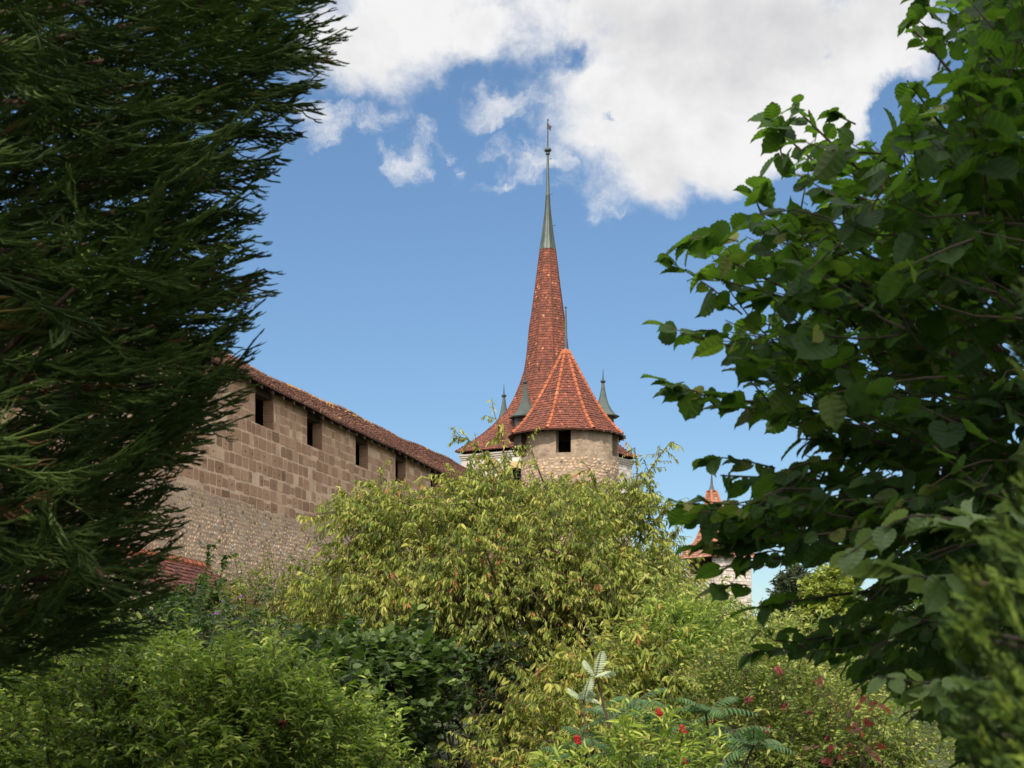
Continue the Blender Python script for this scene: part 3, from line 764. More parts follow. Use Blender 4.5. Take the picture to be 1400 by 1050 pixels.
def clustered(poly, Y0, depth, n, rim, front, seed, k, r):
    g = np.random.default_rng(seed+7); C = crown_points(poly, Y0, depth, k, rim, front, seed); out = []
    while sum(map(len, out)) < n:
        c = C[g.integers(0, k, n)]; d = norm(g.normal(0, 1, (n, 3))); d[:, 2] = np.abs(d[:, 2])*1.0-.25
        p = c+d*r*g.uniform(.65, 1.05, (n, 1))*np.array([1.15, 1.15, .75])
        q = in_poly(p[:, 0]/p[:, 1]*F+700, HZ-(p[:, 2]-EYE)/p[:, 1]*F, poly); out.append(p[q])
    P = np.concatenate(out)[:n]; m = int(n*.3); P[:m] = crown_points(poly, Y0, depth, m, rim, front, seed+3)
    return P
def crown_points(poly, Y0, depth, n, rim=90, front=.65, seed=0):
    """points in a crown: outline seen from the path at distance Y0, given a real depth"""
    g = np.random.default_rng(seed); P = np.array(poly); out = []
    while sum(map(len, out)) < n:
        px = g.uniform(P[:, 0].min(), P[:, 0].max(), n*2); py = g.uniform(P[:, 1].min(), P[:, 1].max(), n*2)
        k = in_poly(px, py, poly); px, py = px[k], py[k]
        if not len(px): continue
        e = edge_dist(px, py, poly); h = np.sqrt(1-(1-np.clip(e/rim, 0, 1))**2)*.92+.08
        q = g.random(len(px)); sgn = np.where(g.random(len(px)) < front, -1, 1)
        Y = Y0+sgn*depth*h*q**.6
        out.append(np.stack([(px-700)/F*Y0*(1+(Y-Y0)/Y0*.85), Y, EYE+(HZ-py)/F*Y0*(1+(Y-Y0)/Y0*.85)], 1))
    return np.concatenate(out)[:n]

LANCE_V = [(0, 0, 0), (.28, -.42, .05), (.32, 0, -.02), (.28, .42, .05), (.66, -.36, .0), (.68, 0, -.06), (.66, .36, .0), (1, 0, -.20)]
LANCE_F = [(0, 2, 1), (0, 3, 2), (1, 2, 5, 4), (2, 3, 6, 5), (4, 5, 7), (5, 6, 7)]
DIA_V = [(0, 0, 0), (.42, -.5, .06), (.45, 0, -.02), (.42, .5, .06), (1, 0, -.12)]
DIA_F = [(0, 2, 1), (0, 3, 2), (1, 2, 4), (2, 3, 4)]
def round_leaf():
    V = [(0, 0, 0)]; n = 8
    out = [(.08, -.28), (.25, -.46), (.5, -.5), (.75, -.38), (.93, -.14), (1.05, 0), (.93, .14), (.75, .38), (.5, .5), (.25, .46), (.08, .28)]
    V += [(a, b, .10*abs(b)) for a, b in out]+[(.5, 0, -.03)]
    Fc = [(0, 1, 12), (0, 12, 11)]+[(i, i+1, 12) for i in range(1, 11)]
    return V, [f[::-1] for f in Fc]
ROUND_V, ROUND_F = round_leaf()
def hazel_leaf():
    """broad rounded leaf with toothed rim and a short point; pleats along the side veins"""
    half = []
    N = 11
    for i in range(N+1):
        t = i/N; a = -.06+1.0*t
        w = .50*math.sin(math.pi*min(1, (t*.93+.07))**.82)**.62 if t < .98 else .03
        if t < .02: w = .12
        tooth = .028 if i % 2 else -.012
        half.append((a+tooth*.6, max(w+tooth, .015)))
    V = [(0, 0, 0)]; rows = []
    mid = []
    for i, (a, w) in enumerate(half):
        z = -.10*(a-.35)**2*2
        pl = .022 if i % 2 else -.012
        mid.append(len(V)); V.append((max(a, 0) if i else 0.02, 0, z-.02))
        V.append((a, -w*.55, z+.03+pl)); V.append((a-.02, -w, z+.06+pl*.6)); V.append((a, w*.55, z+.03+pl)); V.append((a-.02, w, z+.06+pl*.6))
    V.append((1.07, 0, -.14)); tip = len(V)-1
    Fc = []
    for i in range(N):
        m, q = mid[i], mid[i+1]
        Fc += [(m, q, q+1, m+1), (m+1, q+1, q+2, m+2), (m, m+3, q+3, q), (m+3, m+4, q+4, q+3)]
    m = mid[-1]; Fc += [(m, tip, m+1), (m+1, tip, m+2), (m, m+3, tip), (m+3, m+4, tip)]
    return V, Fc
HAZ_V, HAZ_F = hazel_leaf()
def maple_leaf():
    pts = [(0, 0), (.12, .25), (.02, .5), (.28, .38), (.42, .62), (.5, .3), (.72, .3), (1, 0), (.72, -.3), (.5, -.3), (.42, -.62), (.28, -.38), (.02, -.5), (.12, -.25)]
    V = [(a, b, .05*abs(b)) for a, b in pts]+[(.35, 0, -.02)]
    return V, [(i, (i+1) % 14, 14) for i in range(14)]
MAP_V, MAP_F = maple_leaf()
TPL = {'lance': (LANCE_V, LANCE_F), 'dia': (DIA_V, DIA_F), 'round': (ROUND_V, ROUND_F), 'hazel': (HAZ_V, HAZ_F), 'maple': (MAP_V, MAP_F)}

def leaves_on(acc, twA, twB, n, length, width, tpl, droop, side, g, mat=0, r0=.45, spread=.2, tipbias=.0, upn=.7, sag=.0, lvar=.25, petiole=.0):
    """n leaves along each twig A->B; leaves leave sideways and hang by droop"""
    N = len(twA); f = np.clip((np.arange(n)+.5)/n+g.uniform(-.4, .4, (N, n))/n, 0.02, 1)**(1-tipbias)
    d = norm(twB-twA)[:, None, :]; p = twA[:, None, :]+(twB-twA)[:, None, :]*f[..., None]
    p = p + np.array([0, 0, -1.])*(sag*f**2)[..., None]
    up = np.array([0, 0, 1.]); sd = norm(np.cross(d, up)+1e-6)
    alt = np.where(np.arange(n) % 2 == 0, 1., -1.)[None, :, None]
    dr = d*g.uniform(.2, .9, (N, n, 1))+sd*alt*side*g.uniform(.5, 1.2, (N, n, 1))+g.normal(0, .28, (N, n, 3))-up*droop*g.uniform(.5, 1.4, (N, n, 1))
    dr = norm(dr)
    nm = up*upn+g.normal(0, .42, (N, n, 3)); nm = nm-dr*(nm*dr).sum(-1, keepdims=True); nm = norm(nm)
    sdv = np.cross(nm, dr)
    ln = (length*(1+g.uniform(-lvar, lvar, (N, n)))*g.choice([.7, 1., 1., 1.25], (N, 1)))[..., None]
    wd = ln*width*g.uniform(.8, 1.15, (N, n, 1))
    tr = g.normal(0, spread*.6, (N, 1)); r = np.clip(r0+tr+(f-.5)*.32+g.normal(0, spread, (N, n)), 0, .975)
    r = np.where(g.random((N, n)) < .003, 1, r)
    P = p+dr*(ln*petiole)
    sh = lambda a: a.reshape(-1, 3)
    inst(acc, *TPL[tpl], sh(P), sh(dr*ln), sh(sdv*wd), sh(nm*ln), r.ravel(), mat=mat)

def twig_tubes(acc, A, B, r0, r1, g, sag=0., K=3, sides=3, mat=0, bow=.0):
    t = np.linspace(0, 1, K); PL = A[:, None, :]*(1-t)[None, :, None]+B[:, None, :]*t[None, :, None]
    PL = PL-np.array([0, 0, 1.])*(sag*t**2)[None, :, None]
    if bow: PL = PL+(g.normal(0, bow, (len(A), 1, 3)))*(np.sin(t*math.pi))[None, :, None]
    RD = np.broadcast_to(r0*(1-t)+r1*t, (len(A), K))
    tubes(acc, PL, RD, sides, rnd=g.random(len(A)), mat=mat)

def limb(acc, pts, r0, r1, sides=6, mat=0):
    pts = np.array(pts, float); t = np.linspace(0, 1, len(pts)); tt = np.linspace(0, 1, len(pts)*3)
    q = np.stack([np.interp(tt, t, pts[:, k]) for k in range(3)], 1)
    q[1:-1] = (q[:-2]+q[1:-1]*2+q[2:])/4
    acc.ring_tube(q, r0+(r1-r0)*tt, sides, mat=mat, rnd=.5)

def bush(name, label, cat, poly, Y0, depth, clumps, cr, twigs, nleaf, length, width, tpl, mat, droop=.4, side=.8, twl=.35, seed=0, r0=.45, spread=.2, rim=90,
         base=None, trunk_r=.06, updir=.5, front=.65, sprigs=(), sag=.0, extra=None, group=None, upn=.7, bark='bark', sprig_leaf=14, tip=.25, nbr=40, cluster=None, sprig_up=0, trunk=True):
    g = np.random.default_rng(seed)
    C = clustered(poly, Y0, depth, clumps, rim, front, seed, *cluster) if cluster else crown_points(poly, Y0, depth, clumps, rim, front, seed)
    cen = C.mean(0); bx = base if base is not None else U(np.array(poly)[:, 0].mean(), HZ, Y0)[0]
    T = thing(name, label, cat, (bx, Y0, 0), group)
    fo = Acc(); tw = Acc()
    n = clumps*twigs
    cc = np.repeat(C, twigs, 0); out = norm(cc-cen)*.7
    d = g.normal(0, .75, (n, 3))+out+np.array([0, 0, updir]); d = norm(d)
    A = cc+g.normal(0, cr*.32, (n, 3)); B = A+d*(twl*g.uniform(.6, 1.3, (n, 1)))+np.array([0, 0, -sag*.6])
    k = B[:, 2] > .05
    A, B = A[k], B[k]
    leaves_on(fo, A, B, nleaf, length, width, tpl, droop, side, g, 0, r0, spread, tip, upn)
    twig_tubes(tw, A, B, .0042*Y0/15, .0016*Y0/15, g)
    # limbs from the foot to the clumps
    foot = np.array([bx, Y0, 0.])
    sel = C[g.choice(len(C), min(nbr, len(C)), replace=False)]
    for c in sel:
        f = g.uniform(.25, .6); mid = foot*(1-f)+c*f; mid[:2] = foot[:2]*(1-f*.7)+c[:2]*f*.7
        limb(tw, [foot+g.normal(0, .03, 3)*(1, 1, 0), mid, (mid+c)/2+g.normal(0, .1, 3)+(0, 0, .05), c], trunk_r*.45, .006*Y0/15, 5)
    # long shoots standing out of the crown
    sprigs = list(sprigs)
    if sprig_up:
        top_ = C[np.argsort(-C[:, 2])][:len(C)*2//5]
        for c in top_[g.choice(len(top_), sprig_up, replace=False)]:
            x_, y_, Yv = c[0]/c[1]*F+700, HZ-(c[2]-EYE)/c[1]*F, c[1]-.1; h_ = g.uniform(40, 92); l_ = g.normal(0, 9)
            sprigs.append([(x_, y_, Yv), (x_+l_*.4, y_-h_*.5, Yv), (x_+l_, y_-h_, Yv)])
    for sp in sprigs:
        pts = np.array([U(x, y, Yv) for x, y, Yv in sp]); limb(tw, pts, .010*Y0/15+.004, .003*Y0/15, 5)
        A2, B2 = pts[:-1], pts[1:]
        leaves_on(fo, A2, B2, sprig_leaf, length, width, tpl, droop, side, g, 0, min(r0+.12, .8), spread, 0, upn)
        q = np.concatenate([A2+(B2-A2)*t for t in (.25, .5, .8, 1.)]); dd = norm(np.concatenate([B2-A2]*4)*1.0/np.linalg.norm(B2-A2, axis=1).mean()+g.normal(0, .6, (len(q), 3))-(0, 0, droop*.3))
        B3 = q+dd*twl*.55
        leaves_on(fo, q, B3, max(4, nleaf//2), length, width, tpl, droop, side, g, 0, min(r0+.1, .8), spread, .2, upn); twig_tubes(tw, q, B3, .004*Y0/15, .0015*Y0/15, g)
    if extra: extra(T, C, g)
    fo.build('foliage', [mat], T, label=None)
    tw.build('branch', [M['twig']], T)
    if trunk_r > .05 and trunk:
        t = Acc(); limb(t, [foot-(0, 0, .3), foot+(0, 0, .6), foot+(cen-foot)*.45, foot+(cen-foot)*.75], trunk_r, trunk_r*.5, 8); t.build('trunk', [M[bark]], T)
    return T

# ------------------------------------------------------------------ cherry
CH = [(436,706),(470,690),(505,690),(530,678),(560,694),(596,690),(618,668),(640,652),(690,660),(735,660),(765,680),(800,672),(835,682),(862,674),(885,695),(900,730),
      (922,768),(945,812),(985,850),(1015,880),(985,930),(960,960),(905,960),(860,985),(820,1050),(770,1110),(690,1110),(672,1050),(690,985),(672,940),(640,925),(560,900),(500,885),(452,885),(418,865),(408,815),(440,780),(475,765),(490,742),(458,722)]
Yc = 21
bush('cherry_tree', 'wide drooping cherry tree with yellow green leaves in front of the round tower', 'tree', CH, Yc, 2.4, 900, .40, 9, 17, .088, .34, 'lance', L['cherry'],
     droop=1.0, side=.55, twl=.42, seed=21, r0=.5, spread=.19, rim=110, base=U(715, HZ, Yc)[0], trunk_r=.16, updir=.25, sag=.25, upn=.5, nbr=110, cluster=(125, .6), tip=.2,
     sprigs=[[(690,700,20),(690,640,20),(688,600,20),(676,566,20)], [(690,660,20),(668,625,20),(640,600,20),(622,596,20)], [(760,700,20),(735,640,19.8),(722,600,19.7)],
             [(850,700,20.5),(880,655,20.5),(900,625,20.5),(917,604,20.5)], [(862,700,20),(872,650,20),(868,612,20)], [(880,740,20),(905,700,20),(918,688,20)], [(520,715,20),(480,695,19.8),(432,704,19.5)],
             [(900,760,20),(915,735,20),(928,722,20)], [(640,690,20),(628,665,20),(606,650,20)], [(600,700,19.5),(560,690,19.3),(530,680,19)], [(810,690,20),(815,660,20),(806,640,20)],
             [(500,780,20),(465,765,20),(445,770,20)], [(880,700,20.5),(890,670,20.5),(886,642,20.5)]])

# ------------------------------------------------------------------ shrubs, from far to near
bush('shrub', 'deep green shrub below the outbuilding roof', 'shrub', [(60,850),(120,835),(180,850),(230,830),(280,850),(330,862),(390,880),(420,930),(400,1000),(60,1000)], 17.5, 1.5, 230, .4, 8, 14, .075, .55, 'dia',
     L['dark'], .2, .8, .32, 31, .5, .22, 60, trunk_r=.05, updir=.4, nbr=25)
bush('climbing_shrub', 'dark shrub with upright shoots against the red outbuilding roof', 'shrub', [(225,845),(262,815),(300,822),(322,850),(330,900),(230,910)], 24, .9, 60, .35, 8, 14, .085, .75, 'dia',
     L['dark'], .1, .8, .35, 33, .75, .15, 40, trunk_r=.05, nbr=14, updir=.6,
     sprigs=[[(276,840,24),(278,800,24),(284,765,24),(286,745,24)], [(290,850,24),(296,815,24),(304,780,24),(308,760,24)], [(258,850,24),(262,820,24),(270,795,24)], [(300,850,24),(312,825,24),(318,800,24)]])
def blossom(T, C, g):
    for k, (x, y, dx, dy) in enumerate([(305,823,5,-3),(318,828,7,1),(300,838,-6,2),(334,846,4,6),(322,822,6,-5),(311,844,5,2)]):
        a = Acc(); p = U(x, y, 22.6); q = U(x+dx*1.6, y+dy*1.6, 22.5); m = 60
        t = g.random(m)[:, None]; P = p+(q-p)*t+g.normal(0, .018, (m, 3))*(1.3-t)
        s = .018; I = np.eye(3); inst(a, ST_V, ST_F, P-(0, 0, .01), np.tile(I[0]*s*1.4, (m, 1)), np.tile(I[1]*s*1.4, (m, 1)), np.tile(I[2]*s, (m, 1)), g.random(m), .06)
        a.build('blossom', [M['purple']], T)
bush('butterfly_bush', 'thin butterfly bush with purple blossom spikes at the foot of the rubble wall', 'shrub', [(300,850),(315,815),(350,800),(385,790),(415,800),(440,820),(440,900),(380,925),(310,900)], 23, 1.0, 85, .4, 7, 11, .085, .26, 'lance',
     L['cherry'], .5, .8, .38, 35, .25, .2, 50, trunk_r=.05, updir=.5, nbr=30, extra=blossom,
     sprigs=[[(340,850,22.5),(352,815,22.5),(356,790,22.5)], [(380,850,22.5),(372,820,22.5),(362,786,22.5)], [(400,850,22.5),(420,822,22.5),(445,826,22.5)], [(330,850,22.5),(322,825,22.5),(318,806,22.5)]])
bush('elder_shrub', 'green shrub with faint red tints left of the cherry and against the wall', 'shrub', [(380,870),(400,820),(425,800),(455,800),(490,820),(520,850),(520,900),(440,930),(380,920)], 24.5, 1.2, 110, .4, 8, 13, .08, .5, 'dia',
     L['round'], .35, .8, .34, 36, .6, .3, 60, trunk_r=.05, updir=.4, nbr=24)
bush('round_leaved_shrub', 'dark shrub with broad rounded leaves under the left side of the cherry', 'shrub', [(330,935),(380,915),(440,905),(480,895),(540,895),(590,905),(612,925),(608,950),(590,980),(560,1040),(540,1110),(330,1110)], 15.5, 1.5, 330, .38, 7, 12, .088, .86, 'round',
     L['round'], .15, .8, .32, 37, .45, .2, 80, trunk_r=.05, updir=.3, upn=.9, nbr=30, cluster=(40, .42))
bush('yellow_green_shrub', 'tall yellow green shrub between the cherry and the hazel, below the gate turret', 'shrub', [(900,815),(940,822),(985,848),(1020,868),(1060,870),(1100,880),(1140,905),(1180,950),(1150,1000),(900,1000),(880,900)], 18.5, 1.6, 260, .4, 8, 13, .095, .36, 'lance',
     L['small'], .6, .6, .38, 38, .62, .2, 80, trunk_r=.05, updir=.4, nbr=30, cluster=(36, .5))
bush('willow_leaved_shrub', 'fresh green narrow leaved shrub standing right of the cherry', 'shrub', [(870,900),(905,860),(945,850),(985,880),(1010,920),(1000,1000),(880,1000)], 15.5, 1.0, 130, .35, 8, 14, .085, .24, 'lance',
     L['spring'], .25, .7, .36, 39, .45, .2, 60, trunk_r=.05, updir=.9, nbr=22)
bush('shrub', 'nearly black shrub added as painted shade in the hollow beneath the cherry crown', 'shrub', [(520,900),(600,890),(690,900),(700,960),(700,1110),(520,1110)], 18.5, .8, 70, .4, 7, 12, .08, .7, 'dia',
     L['dark'], .2, .8, .34, 34, .25, .18, 60, trunk_r=.05, updir=.3, nbr=24)  # dark leaves stand in for the shade under the cherry
def berries(T, C, g):
    I = np.eye(3); s = .018; m = 16
    for c in C[:min(len(C)//3, 45)]:
        a = Acc(); P = c+g.normal(0, .016, (m, 3))+(0, -.22, .12)
        inst(a, ST_V, ST_F, P, np.tile(I[0]*s, (m, 1)), np.tile(I[1]*s, (m, 1)), np.tile(I[2]*s, (m, 1)), g.random(m), .04); a.build('berry_cluster', [M['maroon']], T)
bush('berry_shrub', 'fine leaved shrub dotted with dark red berries below the hazel', 'shrub', [(960,960),(1000,905),(1050,885),(1100,895),(1150,930),(1200,960),(1260,985),(1320,1020),(1330,1110),(920,1110)], 12.5, 1.4, 300, .3, 9, 15, .05, .42, 'dia',
     L['small'], .2, .8, .28, 40, .5, .22, 80, trunk_r=.05, updir=.6, extra=berries, nbr=30, cluster=(40, .36))
bush('shrub', 'bushy fresh green shrub filling the lower left corner below the conifer', 'shrub', [(-60,960),(0,940),(50,915),(110,895),(150,890),(200,915),(240,935),(262,1000),(262,1110),(-60,1110)], 10.5, 1.2, 250, .24, 9, 14, .052, .46, 'lance',
     L['spring'], .1, .8, .30, 41, .36, .26, 80, trunk_r=.05, updir=.9, nbr=26, cluster=(36, .32), sprig_up=40,
     sprigs=[[(108,930,10),(112,905,10),(118,886,10)], [(40,950,10),(52,925,10),(62,905,10)], [(185,930,10),(180,905,10),(170,888,10)], [(140,930,10),(146,905,10),(144,880,10)], [(212,950,10),(222,925,10),(228,905,10)], [(20,1000,9.6),(36,965,9.6),(48,940,9.6)], [(100,1000,9.6),(84,965,9.6),(80,950,9.6)]])
bush('forsythia_bush', 'light green bush with narrow leaves and upright shoots, bottom edge left of centre', 'shrub', [(215,960),(240,920),(290,930),(330,940),(380,955),(420,965),(470,990),(520,1030),(540,1110),(215,1110)], 10.0, 1.1, 240, .24, 9, 14, .062, .32, 'lance',
     L['spring'], .25, .75, .30, 42, .44, .24, 80, trunk_r=.05, updir=.8, nbr=26, cluster=(36, .30), sprig_up=40, extra=lambda T, C, g: berries(T, C[:14], g),
     sprigs=[[(430,990,9.5),(432,950,9.5),(436,922,9.5)], [(425,980,9.5),(415,955,9.5),(410,935,9.5)], [(300,950,9.6),(296,925,9.6),(290,905,9.6)], [(240,950,9.6),(238,925,9.6),(235,895,9.6)], [(505,1060,9.2),(530,1025,9.2),(545,1000,9.2)],
             [(345,980,9.5),(352,950,9.5),(348,930,9.5)], [(470,1020,9.4),(478,990,9.4),(490,968,9.4)], [(500,1080,9.2),(540,1050,9.2),(566,1040,9.2)]])
bush('peach_shoots', 'clump of bright narrow leaved shoots at the bottom edge beneath the sumac', 'shrub', [(770,1060),(820,1035),(880,1010),(930,1020),(980,1035),(1000,1110),(770,1110)], 8.6, .5, 20, .16, 5, 11, .085, .22, 'lance',
     L['spring'], .1, .7, .26, 43, .62, .22, 50, trunk_r=.05, updir=1.2, nbr=14, sprigs=[[(862,1060,8.2),(858,1020,8.2),(850,985,8.2)], [(900,1050,8.2),(905,1010,8.2),(912,975,8.2)]])
bush('cherry_shrub', 'low cherry shrub with drooping yellow green leaves beneath the cherry tree', 'shrub', [(672,1010),(690,970),(720,940),(770,915),(830,890),(880,880),(930,895),(960,930),(960,1000),(940,1110),(660,1110)], 15.0, 1.3, 190, .4, 8, 14, .085, .36, 'lance',
     L['cherry'], .9, .55, .36, 44, .52, .2, 80, trunk_r=.05, updir=.3, sag=.15, upn=.5, nbr=26, cluster=(30, .45))

# ------------------------------------------------------------------ sumac with pinnate leaves and red cones
def sumac():
    g = np.random.default_rng(50); Y = 10.0; T = thing('sumac', 'sumac with long feathery leaves and red fruit cones at the bottom centre', 'shrub', (*U(880, HZ, Y)[:2], 0))
    fo = Acc(); pale = Acc(); br = Acc()
    heads = [(800,1015),(835,985),(870,960),(905,985),(935,1000),(965,975),(1000,1000),(985,1040),(850,1030),(770,1035),(815,925),(1030,1020),(905,1045),(798,958)]
    for i, (x, y) in enumerate(heads):
        Yh = Y+g.uniform(-.7, .7); top = U(x, y, Yh); foot = np.array([U(880, HZ, Y)[0]+g.normal(0, .25), Y+g.normal(0, .2), 0])
        limb(br, [foot, (foot+top)/2+g.normal(0, .08, 3), top], .016, .008, 6)
        for k in range(8 if i not in (10, 13) else 4):
            an = k*2.4+g.uniform(0, .6); el = g.uniform(.05, .9) if i not in (10, 13) else (1.3, .95, .6, .45)[k]+g.normal(0, .12)
            d = np.array([math.cos(an)*math.cos(el), math.sin(an)*math.cos(el)*.8, math.sin(el)]); Ln = g.uniform(.26, .4) if i not in (10, 13) else (.24, .19, .2, .17)[k]
            t = np.linspace(0, 1, 13); PL = top+d*Ln*t[:, None]-np.array([0, 0, 1.])*((.16 if i not in (10, 13) else .05)*t**2)[:, None]
            br.ring_tube(PL[::3], [.004, .0035, .003, .002, .0015], 4, rnd=.6)
            A = PL[1:-1]; B = PL[2:]; acc = pale if i in (10, 13) else fo
            tn = norm(B-A); sd = norm(np.cross(tn, (0, 0, 1.)))
            for s in (-1, 1):
                dr = norm(sd*s+tn*.45-(0, 0, .35)); nm = norm(np.cross(dr, tn)*s); nm = nm*np.sign(nm[:, 2:3]+1e-6)
                ln = .095*np.sin(np.linspace(.7, 2.7, 11))[:, None]*g.uniform(.85, 1.1) * (1 if i not in (10, 13) else .95)
                inst(acc, LANCE_V, LANCE_F, A, dr*ln, np.cross(nm, dr)*ln*.24, nm*ln, np.clip(g.normal(.5, .18, 11), 0, .95))
    fo.build('foliage', [L['sumac']], T); pale.build('foliage', [L['pale']], T, label='pale feathery leaves at the tip'); br.build('branch', [M['twig']], T)
    for (x, y, lean) in [(790,1012,-3), (934,998,-3), (900,975,0), (852,1003,2), (851,1013,1), (935,1040,-2), (1000,1058,1)]:
        a = Acc(); Yv = 9.3; m = 150; t = g.random(m)[:, None]; p, q = U(x+2, y+6, Yv), U(x+lean, y-6, Yv)
        P = p+(q-p)*t+g.normal(0, .009, (m, 3))*np.sin(t*2.6+.4); s = .011; I = np.eye(3)
        inst(a, ST_V, ST_F, P, np.tile(I[0]*s, (m, 1)), np.tile(-I[2]*s, (m, 1)), np.tile(I[1]*-s, (m, 1)), g.random(m), .05); a.build('fruit_cone', [M['berry']], T)
sumac()

bush('young_maple', 'young maple with scattered pink and orange leaves beside the hazel', 'shrub', [(1120,945),(1150,925),(1185,945),(1200,985),(1190,1040),(1150,1060),(1120,1000)], 8.5, .4, 7, .14, 2, 4, .055, .8, 'maple',
     L['maple'], .5, .8, .18, 45, .55, .25, 40, trunk_r=.05, updir=.3, upn=.6, nbr=2, trunk=False)

# ------------------------------------------------------------------ far trees beyond the turret
bush('conifer', 'dark distant conifer right of the gate turret', 'tree', [(1062,870),(1060,835),(1066,810),(1074,792),(1084,784),(1095,790),(1106,800),(1112,830),(1118,880)], 100, 1.6, 130, .5, 8, 10, .34, .4, 'dia', L['far_dark'],
     .1, .6, .7, 46, .5, .25, 18, trunk_r=.25, updir=1.0, nbr=10)
bush('broadleaf_tree', 'bright yellow green distant tree beside the dark distant conifer', 'tree', [(1104,880),(1102,840),(1108,812),(1122,792),(1140,785),(1156,792),(1170,820),(1175,880)], 85, 1.8, 150, .6, 8, 10, .32, .6, 'dia', L['far_light'],
     .3, .7, .8, 47, .5, .25, 20, trunk_r=.25, updir=.4, nbr=10)
bush('broadleaf_tree', 'deep green distant tree crown low behind the hazel leaves', 'tree', [(1160,890),(1180,850),(1230,820),(1300,810),(1400,800),(1460,830),(1460,1000),(1160,1000)], 55, 4, 260, 1.0, 8, 10, .28, .6, 'dia', L['round'],
     .3, .7, .9, 48, .6, .25, 60, trunk_r=.25, updir=.4, nbr=20)

